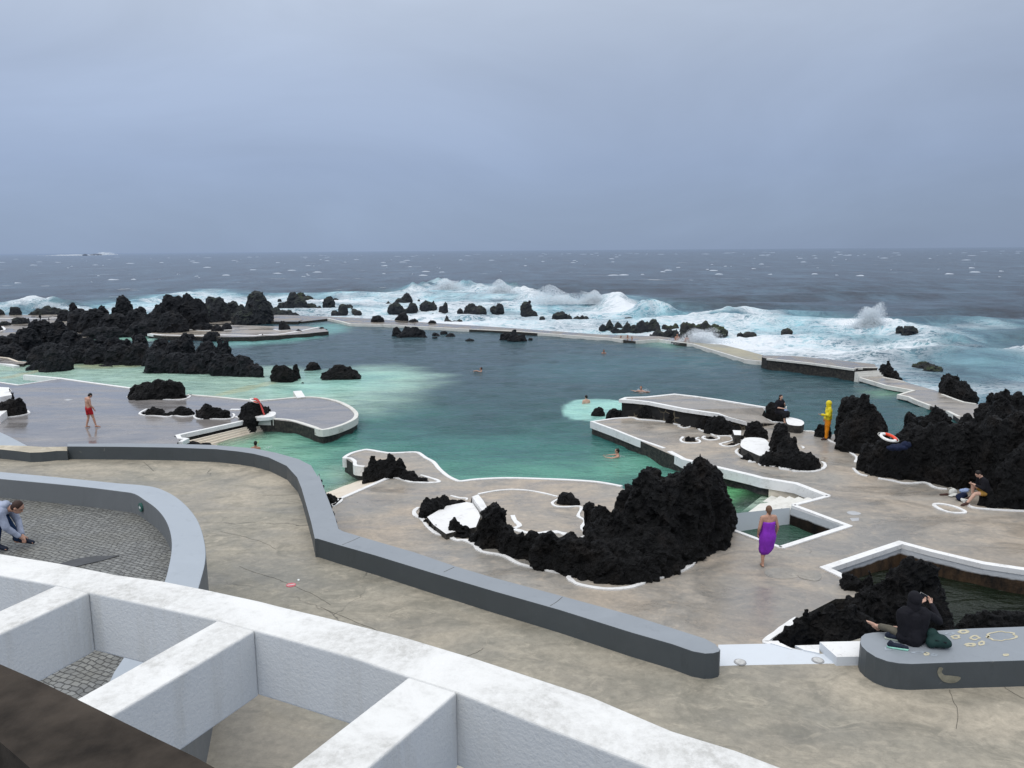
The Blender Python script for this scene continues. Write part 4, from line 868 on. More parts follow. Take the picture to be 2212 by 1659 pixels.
# ------------------------------------------------------------------ rocks
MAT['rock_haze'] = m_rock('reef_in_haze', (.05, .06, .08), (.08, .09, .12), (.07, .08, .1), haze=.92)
rock('massive black lava rock in the middle of the tan deck, largest in front', 10,
     [(520, 1010, 640, 285, .9), (420, 992, 720, 190, .7), (800, 955, 540, 280, .9), (1050, 835, 470, 230, .9), (1230, 695, 380, 200, 1.0), (1300, 620, 300, 180, 1), (1385, 575, 330, 115, 1), (1120, 800, 520, 200, .8), (980, 880, 640, 220, .7), (1230, 710, 560, 160, .7), (1410, 620, 450, 85, .8), (660, 1000, 760, 250, .6), (800, 830, 90, 265, .9), (660, 780, 215, 150, .9), (900, 850, 140, 200, .9),
      (1190, 780, -22, 165, .9, .5), (1275, 750, 65, 180, .9), (1100, 800, 50, 170, .8), (1000, 810, 100, 190, .9), (1350, 700, 180, 120, .9), (330, 640, 345, 75, .8), (440, 700, 395, 110, .8), (80, 925, 610, 150, .8), (250, 960, 640, 170, .8), (150, 910, 600, 160, .7), (450, 830, 480, 150, .8), (560, 880, 420, 160, .8), (380, 900, 560, 170, .7), (10, 915, 600, 130, .7), ((7,), (1700, 1095, 860, 110, .7)), ((7,), (1890, 1150, 875, 130, .7)), ((7,), (1430, 1000, 830, 110, .7)),
      ((7,), (1540, 1040, 618, 160, .75, .4)), ((7,), (1640, 1070, 800, 110, .8)), ((7,), (1790, 1130, 880, 120, .7)), ((7,), (2000, 1190, 890, 150, .7)), ((7,), (1400, 985, 850, 110, .6)), ((7,), (1275, 925, 815, 75, .6)), ((7,), (1190, 915, 752, 55, .8, .5))], vox=.05)
rock('low rounded black rock at the left end of the central rock group', 7, [(960, 755, 565, 85, .8), (1040, 735, 560, 90, .8), (1110, 700, 536, 75, .8), (1240, 660, 585, 75, .7), (920, 765, 640, 55, .8), (1180, 640, 580, 60, .6)])
rock('thin dark rock rim below the white surface of the central group', 7, [(945, 800, 745, 38, .6), (985, 840, 765, 36, .6), (1030, 872, 790, 36, .6), (1085, 892, 830, 40, .6), (1390, 700, 640, 28, .9), (1350, 625, 560, 30, .8), (1430, 720, 665, 22, .8)], bumpy=.7)
rock('small square black boulder on the deck left of the massive rock', 10, [(165, 385, 276, 88, .7, .25), (230, 388, 300, 55, .7), (120, 380, 330, 50, .7)], bumpy=.8)
rock('pointed cluster of black rocks on the small white rimmed peninsula', 7, [(490, 402, 205, 62, .9, .5), (560, 410, 225, 60), (640, 405, 188, 75, .9, .5), (725, 415, 208, 60, .8, .5), (680, 415, 270, 110, .6), (800, 430, 335, 90, .6), (890, 442, 375, 75, .5), (985, 445, 412, 45, .4), (440, 395, 300, 50)])
rock('dark rock wall below the white rim of the peninsula, in the water', 7, [(240, 300, 232, 30, .7), (285, 335, 262, 45, .6), (345, 380, 300, 55, .6), (410, 412, 315, 60, .6), (500, 420, 340, 70, .5)], z0=-.6)
rock('small black rock beside the corner of the curved grey wall', 7, [(150, 622, 548, 42, .8), (105, 612, 520, 45, .8), (120, 640, 560, 40, .6)])
rock('ragged black rock edge hugging the back of the curved grey wall', 7, [(15, 400, 350, 16, .7), (35, 450, 395, 14, .7), (52, 500, 445, 15, .7), (72, 545, 500, 16, .7), (95, 620, 560, 15, .7), (118, 670, 610, 15, .7), (140, 730, 680, 14, .7), (162, 790, 730, 14, .7), (190, 850, 790, 14, .7)], z0=1.3, bumpy=.6)
rock('low black rocks peeking over the grey wall beside the cream steps', 6, [(60, 972, 935, 60, .5), (150, 972, 925, 90, .5), (320, 975, 938, 62, .6), (230, 980, 945, 60, .6)], z0=-.3)
rock('low black rocks under the white tip of the left deck', 6, [(880, 760, 702, 55, .6), (970, 772, 708, 60, .6), (1060, 798, 722, 65, .7), (1150, 800, 752, 55, .6), (1250, 820, 782, 60, .4), (1350, 835, 795, 60, .4), (1440, 850, 820, 55, .4), (1530, 880, 825, 65, .6), (1620, 882, 850, 55, .6)], z0=-.6)
rock('black rock carrying the white life ring with the red strap', 6, [(800, 705, 500, 120, .8, .3), (880, 690, 510, 110, .8), (975, 640, 535, 55, .8), (700, 685, 620, 55, .8), (780, 725, 640, 80, .6), (930, 665, 560, 70)])
rock('black rock between the low pair and the life ring rock', 6, [(330, 688, 512, 95, .7), (280, 680, 560, 80, .7), (420, 690, 545, 90, .6), (520, 690, 575, 75, .6), (215, 665, 570, 30, .7, .6), (400, 692, 600, 150, .5)])
rock('low pair of black rocks ringed with white paint on the wet deck', 5, [(1670, 655, 555, 95, .5), (1750, 650, 565, 60, .5), (1600, 640, 600, 60, .5), (1850, 655, 600, 90, .4), (1970, 655, 542, 95, .6), (2060, 655, 560, 70, .5)])
rock('broad black dome shaped rock with flat right side on the left deck', 5, [(1500, 455, 320, 95, .7), (1590, 470, 290, 130, .7), (1720, 478, 255, 140, .7), (1850, 478, 262, 140, .7, .25), (1940, 470, 290, 95, .7, .2), (1700, 478, 350, 280, .4)])
rock('knobbly black rock at the left edge of the wet deck', 5, [(140, 668, 470, 120, .7), (200, 655, 450, 90, .7), (40, 672, 490, 80, .5), (165, 600, 372, 32, 1, .5), (130, 540, 335, 28, 1, .5), (240, 650, 540, 50, .8), (-60, 665, 500, 80, .6)])
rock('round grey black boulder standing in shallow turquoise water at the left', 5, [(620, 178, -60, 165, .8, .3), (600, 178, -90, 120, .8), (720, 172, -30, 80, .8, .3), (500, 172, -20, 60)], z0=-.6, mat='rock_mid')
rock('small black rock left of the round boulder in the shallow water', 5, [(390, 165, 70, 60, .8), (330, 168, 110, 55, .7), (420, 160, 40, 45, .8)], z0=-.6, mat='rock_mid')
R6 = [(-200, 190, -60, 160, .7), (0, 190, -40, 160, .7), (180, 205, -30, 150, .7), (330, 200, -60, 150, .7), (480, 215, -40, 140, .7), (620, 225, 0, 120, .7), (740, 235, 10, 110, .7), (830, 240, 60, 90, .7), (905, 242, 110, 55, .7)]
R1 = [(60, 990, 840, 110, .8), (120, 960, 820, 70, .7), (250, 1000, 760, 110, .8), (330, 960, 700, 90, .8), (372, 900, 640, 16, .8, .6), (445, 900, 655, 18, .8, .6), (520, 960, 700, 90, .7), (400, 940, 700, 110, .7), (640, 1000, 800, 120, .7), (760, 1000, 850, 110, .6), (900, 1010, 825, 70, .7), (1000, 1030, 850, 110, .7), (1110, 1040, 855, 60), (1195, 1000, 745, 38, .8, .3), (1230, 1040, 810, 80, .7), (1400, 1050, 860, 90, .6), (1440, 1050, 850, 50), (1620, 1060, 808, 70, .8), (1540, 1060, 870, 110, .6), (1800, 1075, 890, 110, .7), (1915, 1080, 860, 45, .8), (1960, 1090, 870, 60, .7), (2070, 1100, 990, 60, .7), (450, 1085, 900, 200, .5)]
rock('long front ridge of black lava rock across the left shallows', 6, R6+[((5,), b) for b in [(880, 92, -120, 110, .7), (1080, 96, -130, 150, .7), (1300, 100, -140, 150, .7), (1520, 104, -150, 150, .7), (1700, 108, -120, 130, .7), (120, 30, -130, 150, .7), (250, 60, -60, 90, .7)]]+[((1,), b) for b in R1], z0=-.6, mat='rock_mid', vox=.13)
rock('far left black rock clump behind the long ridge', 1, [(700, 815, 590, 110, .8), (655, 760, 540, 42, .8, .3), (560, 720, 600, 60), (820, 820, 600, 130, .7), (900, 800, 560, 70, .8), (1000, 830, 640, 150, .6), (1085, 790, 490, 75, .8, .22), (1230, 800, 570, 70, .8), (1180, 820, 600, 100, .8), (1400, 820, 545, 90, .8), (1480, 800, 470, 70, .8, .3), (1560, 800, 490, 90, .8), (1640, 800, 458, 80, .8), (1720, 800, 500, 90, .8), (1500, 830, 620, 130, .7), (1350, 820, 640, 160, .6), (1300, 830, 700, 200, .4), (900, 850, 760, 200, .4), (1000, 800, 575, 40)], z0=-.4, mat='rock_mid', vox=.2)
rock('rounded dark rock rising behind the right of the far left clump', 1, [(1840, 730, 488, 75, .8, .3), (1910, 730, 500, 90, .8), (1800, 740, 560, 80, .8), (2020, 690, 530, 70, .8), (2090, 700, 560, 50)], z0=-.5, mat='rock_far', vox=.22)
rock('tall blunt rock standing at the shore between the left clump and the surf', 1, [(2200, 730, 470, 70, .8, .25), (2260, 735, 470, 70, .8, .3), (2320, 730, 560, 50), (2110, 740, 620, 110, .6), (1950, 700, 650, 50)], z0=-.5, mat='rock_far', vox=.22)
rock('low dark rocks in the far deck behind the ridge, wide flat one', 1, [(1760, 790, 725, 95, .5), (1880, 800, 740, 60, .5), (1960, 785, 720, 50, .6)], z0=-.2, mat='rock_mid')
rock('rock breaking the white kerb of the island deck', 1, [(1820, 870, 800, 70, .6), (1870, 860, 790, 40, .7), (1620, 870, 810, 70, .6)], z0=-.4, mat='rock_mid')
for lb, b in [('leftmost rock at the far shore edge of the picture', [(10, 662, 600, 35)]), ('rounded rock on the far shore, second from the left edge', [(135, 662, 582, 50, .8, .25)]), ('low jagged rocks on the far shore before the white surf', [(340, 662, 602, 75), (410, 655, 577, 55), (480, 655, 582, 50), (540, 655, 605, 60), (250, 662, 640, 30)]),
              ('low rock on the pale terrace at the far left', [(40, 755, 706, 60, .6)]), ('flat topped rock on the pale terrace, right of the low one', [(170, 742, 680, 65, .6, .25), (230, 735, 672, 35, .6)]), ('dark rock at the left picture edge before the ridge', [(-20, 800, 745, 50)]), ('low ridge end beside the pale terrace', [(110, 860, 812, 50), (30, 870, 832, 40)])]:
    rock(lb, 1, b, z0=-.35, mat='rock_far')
G2 = 'rocks in the surf beyond the sea wall'
surf = [
 (2, 'steep dark rock at the left end of the surf rocks', [(40, 640, 455, 60, .8, .3), (100, 620, 530, 50), (0, 650, 480, 60)], -.9), (2, 'lower jagged rocks in front of the steep rock', [(120, 655, 600, 60), (190, 655, 590, 40), (240, 658, 620, 45), (290, 658, 618, 40), (350, 660, 640, 35)], -.6),
 (2, 'broad peaked rock between two smaller ones in the surf', [(345, 595, 460, 45, .8, .4), (390, 598, 500, 60), (300, 590, 540, 50), (245, 585, 548, 35), (430, 590, 550, 25)], -.9), (2, 'mossy rounded rock behind the broad peaked one', [(400, 515, 465, 42), (470, 530, 492, 40), (530, 552, 520, 25)], -1), (2, 'low wet ledge right of the broad peaked rock', [(490, 592, 560, 45), (568, 594, 575, 18)], -1),
 (2, 'tiny rock in the surf left of the broad peaked rock', [(220, 535, 518, 20)], -1), (2, 'squat leaning rock with a wide head in the surf', [(650, 592, 505, 42, .8, .3), (705, 555, 514, 28), (625, 545, 520, 30)], -1), (2, 'small block shaped rock in foam beside the leaning rock', [(770, 628, 564, 34, .8, .25), (695, 638, 626, 28)], -1), (2, 'small ragged rock right of the block shaped one', [(825, 600, 565, 30), (905, 627, 617, 16)], -1),
 (2, 'twin peaked rock standing centre left in the surf', [(1320, 560, 472, 42, .8, .5), (1255, 570, 515, 40), (1205, 618, 560, 45), (1240, 618, 545, 40), (1370, 615, 548, 38)], -1), (2, 'small flat rock left of the twin peaked rock', [(1160, 572, 548, 28)], -1), (2, 'tiny pointed rock right of the twin peaked rock', [(1425, 542, 518, 14)], -1),
 (2, 'rounded rock with a pointed fin on its right', [(1490, 610, 540, 55), (1540, 608, 545, 35), (1552, 600, 528, 14, .8, .6)], -1), (2, 'small pointed rock right of the finned rock', [(1655, 615, 542, 22, .8, .5), (1620, 612, 575, 22)], -1), (2, 'broad low rock with water running down it', [(1880, 635, 563, 55, .8), (1965, 635, 580, 38), (1930, 640, 600, 40)], -1), (2, 'small low rock left of the broad low rock', [(1780, 628, 600, 24)], -1),
 (2, 'spiky little rock at the right of the broad low rock', [(2125, 622, 555, 32, .8, .5), (2080, 612, 582, 35)], -1), (2, 'pair of dark crests at the back beside the first breaker', [(1465, 420, 388, 16, .8, .6), (1410, 430, 408, 22), (1530, 412, 402, 22)], -1),
 (2, 'small flat rock in the foam near the walkway', [(1545, 655, 645, 20)], -1), (2, 'row of small rocks in foam above the walkway', [(1665, 700, 660, 18), (1690, 712, 695, 15), (1728, 720, 697, 18), (1778, 720, 694, 24)], -.9),
 (3, 'triangular rock standing alone in the surf', [(155, 640, 545, 42, .8, .5), (182, 625, 522, 22, .8, .6), (235, 640, 616, 16)], -1), (3, 'long low rounded rock right of the triangular rock', [(450, 670, 634, 55, .5)], -1), (3, 'tiny flat rock below the triangular rock', [(295, 684, 671, 24)], -1),
 (3, 'cluster of split rocks with white water pouring between', [(530, 718, 652, 24, .8, .5), (495, 735, 705, 18), (580, 738, 667, 28), (640, 722, 660, 26, .8, .5), (672, 685, 667, 24), (600, 680, 658, 14)], -1), (3, 'small dark rock alone in aqua water behind the row', [(1045, 698, 678, 36, .4)], -1),
 (3, 'long row of jagged dark rocks above the sea wall', [(815, 780, 735, 28), (880, 775, 706, 32), (925, 785, 755, 18), (950, 768, 715, 28), (1030, 785, 716, 32), (1090, 770, 738, 25), (1150, 790, 703, 32, .8, .5), (1120, 790, 740, 25), (1205, 788, 710, 30), (1262, 785, 697, 38, .8, .4), (1295, 790, 735, 24)], -1),
 (3, 'low rocks joining the row to the mossy rocks', [(1360, 770, 735, 26), (1410, 768, 745, 24), (1450, 762, 728, 24)], -1), (3, 'mossy rocks of the row with green tops', [(1535, 790, 712, 40), (1600, 790, 730, 30), (1650, 795, 727, 30), (1705, 800, 706, 36, .8, .5), (1790, 802, 732, 42), (1840, 812, 765, 50)], -1),
 (3, 'rounded dark rock just behind the walkway', [(1300, 838, 792, 42), (1230, 838, 822, 14)], -.5), (3, 'angular dark rocks behind the two standing bathers', [(1400, 838, 790, 40, .8, .5), (1450, 835, 780, 22, .8, .5), (1510, 850, 787, 32), (1565, 850, 792, 30)], -.6), (3, 'low dark rock right of the mossy rocks', [(2090, 826, 806, 48, .4)], -1), (3, 'small half sunk rock left of the low dark rock', [(2005, 820, 808, 22, .4)], -1),
 (4, 'small mossy rock alone in the right surf', [(210, 795, 754, 38, .5)], -1), (4, 'dark pyramid rock in foam at the far right', [(1245, 784, 730, 48), (1165, 772, 740, 26)], -1), (4, 'low mossy rock behind the right end of the walkway', [(1360, 1090, 1030, 55), (1310, 1085, 1050, 35), (1445, 1118, 1062, 58)], -1)]
for win, lb, bl, z0 in surf:
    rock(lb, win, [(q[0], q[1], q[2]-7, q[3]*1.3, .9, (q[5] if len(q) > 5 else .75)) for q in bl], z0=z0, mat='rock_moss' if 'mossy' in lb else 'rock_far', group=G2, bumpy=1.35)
for win, lb, bl, z0, mt in [
 (2, 'block rock on the kerb at the left end of the island deck', [(250, 790, 700, 40, .7, .3), (295, 790, 738, 28)], -.2, 'rock_mid'), (2, 'low rock at the tip of the island deck kerb', [(385, 826, 780, 46, .6)], -.5, 'rock_mid'), (2, 'boulder in turquoise water right of the island deck', [(592, 808, 757, 48, .7)], -.6, 'rock_mid'), (2, 'flat rocks along the walkway start', [(375, 708, 692, 22, .5), (415, 710, 697, 22, .5)], -.4, 'rock_mid'),
 (2, 'small rocks at the island deck front kerb', [(75, 850, 818, 32, .5), (270, 838, 805, 28, .5)], -.4, 'rock_mid'), (2, 'tiny dark rock awash beside the island deck', [(357, 757, 748, 16, .5)], -.6, 'rock_mid'),
 (2, 'rounded boulder on the walkway, left one', [(1070, 722, 664, 64, .6, .28)], -.35, 'rock_mid'), (2, 'knobbly boulder on the walkway, middle one', [(1290, 706, 632, 50, .7, .3), (1245, 706, 668, 38, .7)], -.35, 'rock_mid'), (2, 'low rock in front of the middle walkway boulder', [(1380, 720, 688, 52, .5)], -.35, 'rock_mid'), (2, 'small rounded rock on the walkway, rightmost', [(1540, 732, 697, 44, .6)], -.35, 'rock_mid'),
 (2, 'wide double humped rock in the pool before the sea wall', [(1235, 845, 752, 48), (1320, 852, 747, 45), (1400, 852, 750, 55), (1450, 850, 780, 40), (1330, 855, 800, 110, .4), (1480, 856, 832, 25)], -.6, 'rock_mid'), (2, 'low broken rock right of the double humped one', [(1565, 840, 803, 38), (1640, 830, 786, 42), (1700, 848, 812, 44), (1565, 865, 842, 40, .4)], -.6, 'rock_mid'), (2, 'small flat rock in the pool, right of the broken one', [(1865, 888, 857, 48, .5)], -.6, 'rock_mid'), (2, 'tiny rock poking out left of the double humped one', [(1132, 836, 820, 18)], -.6, 'rock_mid'),
 (2, 'larger angular rock in the pool near its centre', [(2180, 880, 800, 60), (2245, 888, 772, 42), (2320, 890, 810, 40), (2390, 880, 850, 26), (2260, 890, 830, 80, .5)], -.6, 'rock_mid'),
 (6, 'twin lobed black rock, left of three in the turquoise shallows', [(1090, 285, 95, 85, .8), (1150, 288, 88, 80, .8), (1290, 262, 65, 50, .8), (1210, 285, 110, 80, .7), (1050, 240, 108, 40), (1260, 275, 200, 60, .7)], -.6, 'rock'), (6, 'smaller rock at the back of the three', [(1480, 168, 70, 85, .7, .3), (1380, 168, 145, 25)], -.6, 'rock'), (6, 'wide cone of cracked rock, right of the three', [(1760, 262, 95, 130, .7), (1850, 250, 115, 120, .6), (1650, 255, 150, 100, .6), (1950, 240, 190, 60, .5), (1780, 266, 180, 220, .4)], -.6, 'rock'), (6, 'small wet rock in front of the three', [(1360, 302, 278, 34, .5)], -.6, 'rock'),
 (9, 'steep peaked rock at the end of the cream walkway steps', [], -.4, 'rock')]:
    if bl: rock(lb, win, bl, z0=z0, mat=mt)
rock('steep peaked rock at the end of the cream walkway steps', 4, [(1060, 1145, 1012, 32, .8, .4), (1020, 1120, 1042, 40), (1070, 1180, 1060, 50), (1120, 1195, 1100, 45), (1160, 1205, 1155, 28)], z0=-.6)
rock('large black rock right of the zigzag walkway before the surf', 9, [(1550, 345, 150, 62, .8, .3), (1640, 350, 160, 50), (1635, 330, 128, 18, .8, .6), (1600, 365, 180, 100, .7), (1690, 385, 200, 80, .8), (1760, 405, 285, 65, .7)], z0=-.6)
# right rock wall
rock('tall black rock pillar behind the person in yellow', 9, [(690, 755, 345, 75, .9, .3), (760, 780, 335, 90, .9, .3), (840, 810, 322, 75, .9, .3), (880, 820, 400, 130, .9), (780, 830, 450, 150, .9), (960, 800, 480, 90, .9), (1010, 780, 560, 60, .9), (480, 690, 560, 48, .7), (540, 700, 552, 40, .8)], vox=.07)
rock('black rock mass below and right of the orange life ring', 9, [(900, 990, 730, 100, .8, .3), (1000, 1030, 700, 130, .9), (1150, 1050, 650, 140, .9, .3), (1290, 1062, 590, 130, 1), (1250, 900, 560, 120, .8), (1400, 1068, 560, 130, 1), (1480, 1095, 520, 110, 1), (1450, 700, 405, 70, .8, .4), (1530, 720, 470, 80, .8), (1380, 700, 500, 90, .8), (1250, 545, 462, 48, .8), (1330, 560, 500, 60, .7), (1200, 700, 620, 60), (1600, 1120, 560, 150, 1)], vox=.07)
rock('towering black rock wall at the right edge of the picture', 9, [(1690, 1110, 560, 120, 1), (1780, 1120, 640, 120, .9), (1850, 1110, 560, 120, .9), (1880, 1285, 1125, 75, .5), (2040, 1290, 800, 110, .9), (2120, 1300, 800, 140, .8), (2250, 1320, 700, 200, 1), (1700, 760, 500, 100, .8), (1850, 800, 400, 110, .9), (1900, 700, 295, 70, .8), (1960, 720, 300, 70), (2008, 700, 250, 75, .8, .7), (2120, 720, 310, 90, .8), (2190, 720, 305, 70, .8), (1900, 1150, 500, 160, 1), (2080, 1200, 450, 180, 1), (1980, 900, 350, 160, .9), (2400, 1300, 320, 250, 1), (2200, 1100, 400, 200, 1), (1620, 1130, 900, 80, .8)], vox=.075)
# rocks at the raised platform
rock('rounded black boulder at the left end of the raised platform', 8, [(460, 312, 218, 62, .8), (420, 308, 255, 40, .8)], z0=-.6)
rock('second black boulder against the rubble side of the platform', 8, [(590, 318, 228, 55, .7), (640, 320, 240, 40), (545, 310, 255, 30)], z0=-.4)
rock('dark rock face along the front of the raised platform', 8, [(860, 328, 212, 70, .5), (930, 332, 222, 80, .5), (1030, 347, 236, 85, .5), (1120, 374, 246, 85, .5), (1210, 385, 268, 70, .35), (1290, 400, 275, 70, .4), (1370, 425, 290, 70, .5), (1440, 465, 300, 80, .6), (1520, 475, 290, 70, .6), (1580, 470, 335, 70, .6), (1660, 400, 345, 50, .5), (1720, 400, 360, 40, .5)])
rock('small black rock in a white ring against the platform rocks', 8, [(1205, 404, 376, 36, .4)])
rock('small black rock in a white ring on the lower deck, left one', 8, [(1240, 530, 466, 42, .6), (1280, 520, 470, 30, .6), (1290, 532, 500, 40, .4)])
rock('low black rock in a white ring on the lower deck, middle one', 8, [(1435, 508, 472, 50, .4)])
rock('flat black rock in a white ring on the lower deck, right one', 8, [(1620, 562, 525, 45, .4), (1575, 565, 545, 35, .3)])
rock('low oval black rock sunk in a white ring on the right deck', 9, [(1530, 1308, 1270, 60, .25), (1620, 1318, 1285, 65, .25)], z0=-.12, bumpy=.5)
rock('pointed black rock mass beside the oval white painted ledge', 8, [(1780, 500, 350, 60, .8, .5), (1820, 505, 332, 70, .8, .5), (1870, 515, 400, 70, .8), (1650, 500, 440, 45, .7), (1690, 510, 465, 50, .6), (2010, 640, 345, 62, .9, .45), (2050, 690, 360, 80, .9, .45), (1980, 690, 420, 60, .8), (2080, 740, 470, 90, .8), (2150, 760, 470, 60, .8), (1760, 690, 620, 80, .4), (1850, 708, 650, 80, .4), (1700, 640, 575, 35, .6), (1930, 745, 660, 90, .5),
      ((9,), (60, 940, 800, 100, .6)), ((9,), (180, 955, 790, 90, .7)), ((9,), (280, 970, 785, 90, .7)), ((9,), (380, 975, 800, 90, .7)), ((9,), (450, 965, 850, 55, .7)), ((9,), (250, 900, 680, 60, .8))], vox=.07)
rock('black rock at the water where the woman in black sits', 8, [(1960, 340, 165, 62, .7, .4), (1990, 330, 200, 50, .8), (1900, 305, 262, 40, .8), (2060, 352, 262, 45, .8), (2030, 345, 235, 50, .8), (2090, 356, 320, 24, .7)], z0=0)
# sunken pit rocks
rock('black rock with a pillar and arch hole in the sunken pit', 11, [(1200, 1000, 440, 150, .9), (1270, 980, 350, 110, .9, .4), (1380, 1000, 390, 130, .9), (1465, 1010, 410, 110, .9), (760, 930, 720, 120, .9), (880, 950, 690, 140, .9), (1000, 960, 600, 130, .9), (1460, 1060, 640, 150, .9), (1510, 1090, 690, 150, .9), (1545, 1080, 800, 60, .9), (1130, 1000, 560, 140, .9), (1050, 1040, 640, 130, .9), (1300, 1080, 640, 200, .9), (1500, 1080, 820, 100, .9), (850, 820, 500, 75, 1, .2), (900, 830, 530, 80, 1, .3), (1000, 850, 520, 80, .9), (940, 830, 590, 60, .9), (880, 850, 660, 110, .8), (810, 870, 700, 70, .8), (960, 860, 640, 80, .8), (1000, 800, 450, 50, .5)], z0=-.6, vox=.045)
rock('low black rock slope left of the person in the black hood', 11, [(520, 1060, 755, 60, .9), (600, 1050, 755, 90, .9), (720, 1050, 735, 110, .9), (850, 1060, 730, 110, .9), (480, 1060, 830, 70, .9), (400, 1060, 890, 80, .9), (330, 1055, 955, 60, .9), (700, 1090, 850, 200, .8), (950, 1090, 800, 150, .9), (290, 1055, 1000, 25, .8)], z0=-.1, vox=.045)
rock('dark rock in the pit behind the scuffed bench wall', 11, [(1730, 960, 855, 55, .9), (1800, 960, 805, 80, .9), (1900, 965, 795, 110, .9), (2050, 965, 780, 120, .9), (2180, 960, 785, 100, .9), (2350, 960, 780, 150, .9)], z0=-.6, vox=.05)
# ------------------------------------------------------------------ offshore reef and spray
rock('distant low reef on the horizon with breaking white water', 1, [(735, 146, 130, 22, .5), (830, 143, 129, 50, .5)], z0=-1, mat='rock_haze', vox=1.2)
def m_spray():
    m = M('sea_spray'); tr = m.n('BsdfTransparent').outputs[0]
    df = m.n('BsdfDiffuse', None, Color=(.9, .93, .95)).outputs[0]; tl = m.n('BsdfTranslucent', None, Color=(.9, .93, .95)).outputs[0]
    s_ = m.n('MixShader', None, i0=.5, i1=df, i2=tl).outputs[0]
    return m.done(m.n('MixShader', None, i0=.38, i1=tr, i2=s_).outputs[0])
MAT['spray'] = m_spray()
def spray(label, x, yb, w_, h_, n, z0=-.6, lean=0.0, size=1.0, win=0):
    """plume of droplets thrown up by a breaker"""
    n = int(n*1.5)
    X1, Yb = D(win, [(x, yb)])[0]; s0 = WIN[win][2]; P0 = at(X1, Yb, z0); dep = (P0-CAM)@fwd; W_ = w_*s0*dep/F; H_ = h_*s0*dep/F
    V = []; Fc = []
    u = rng.random(n); v = rng.random(n)
    for i in range(n):
        q = v[i]**1.9; a = rng.normal(0, .33)*(1-.35*q); lob = .5+.5*math.sin(a*7+2.1)*math.sin(a*3.3+w_)
        hh = q*H_*(1-min(1, abs(a))**1.5*.7)*(.55+.5*lob)
        px = P0[0]+a*W_+lean*hh; py = P0[1]+rng.normal(0, .12)*W_; pz = z0+hh
        r = (rng.random()*.9+.35)*.00078*dep*size*(1-.45*q)
        b = len(V); ax = rng.normal(size=(4, 3)); ax /= np.linalg.norm(ax, axis=1)[:, None]
        for k in range(4): V.append((px+ax[k][0]*r, py+ax[k][1]*r, pz+ax[k][2]*r))
        Fc += [(b, b+1, b+2), (b, b+2, b+3), (b, b+3, b+1), (b+1, b+3, b+2)]
    o = mesh('sea_spray', V, Fc, MAT['spray']); centre(o); tag(o, label, 'spray'); o['kind'] = 'stuff'; return o
spray('tall fan of spray thrown up in the right surf', 900, 745, 230, 235, 14000, -1, .12, 1.15, 4)
spray('spray bursting behind the two standing bathers', 1640, 900, 330, 150, 9000, -.5, .2, 1.1, 3)
spray('spray blowing off the first breaker at the back', 1690, 440, 260, 100, 8000, 0, -.2, 1, 2)
spray('spray blowing off the second breaker', 2150, 470, 240, 120, 8000, 0, -.2, 1, 2)
spray('broad burst of spray on the middle breaker', 390, 560, 460, 160, 12000, -.5, -.1, 1, 3)
spray('curling spray on the right shoulder of the middle breaker', 750, 560, 220, 140, 9000, -.5, -.1, 1, 3)
spray('white water of the distant reef at left', 620, 146, 300, 14, 1500, -1, 0, .8, 1); spray('white water of the distant reef at right', 900, 140, 160, 26, 1200, -1, 0, .8, 1)
spray('white surf crest behind the far left shore rocks', 430, 600, 260, 60, 4000, -1, 0, 1, 1)

# whitecaps on the open sea: small foaming crests standing on the swell
V = []; Fc = []
for i in range(210):
    ang_ = rng.uniform(-.62, .62); dd_ = 280+1500*rng.random()**1.6; x_, y_ = dd_*math.sin(ang_), dd_*math.cos(ang_)
    if sdf(np.array([[x_, y_, 0]]), foamW)[0] > -8: continue
    w_ = rng.uniform(.3, 1.0)**2*3.4*(dd_/420)**.8; h_ = rng.uniform(.03, .14)*(dd_/500); n_ = 7; b = len(V)
    for k in range(n_):
        t_ = k/(n_-1)*2-1; hh = h_*(1-t_*t_)*(.6+.6*rng.random()); yo = .5*math.sin(t_*3+i)
        V += [(x_+t_*w_, y_+yo-.5*w_, SEA-.3), (x_+t_*w_+rng.normal(0, .1)*w_, y_+yo, SEA+.35*(1-t_*t_)-.1+hh), (x_+t_*w_, y_+yo+.6*w_, SEA-.3)]
    for k in range(n_-1):
        for q in (0, 1): Fc.append((b+3*k+q, b+3*k+3+q, b+3*k+4+q, b+3*k+1+q))
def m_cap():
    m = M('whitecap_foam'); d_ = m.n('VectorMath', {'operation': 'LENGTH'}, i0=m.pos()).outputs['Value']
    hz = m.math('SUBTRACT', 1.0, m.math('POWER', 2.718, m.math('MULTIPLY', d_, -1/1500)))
    return m.done(m.n('MixShader', None, i0=hz, i1=m.bsdf((.55, .6, .66), .8, .2), i2=m.n('Emission', None, Color=HAZE, Strength=1.0).outputs[0]).outputs[0])  # same painted haze, emission blended over the foam
wc = mesh('whitecaps', V, Fc, m_cap()); tag(wc, 'scattered small whitecaps on the open sea', 'whitecaps', kind='stuff')
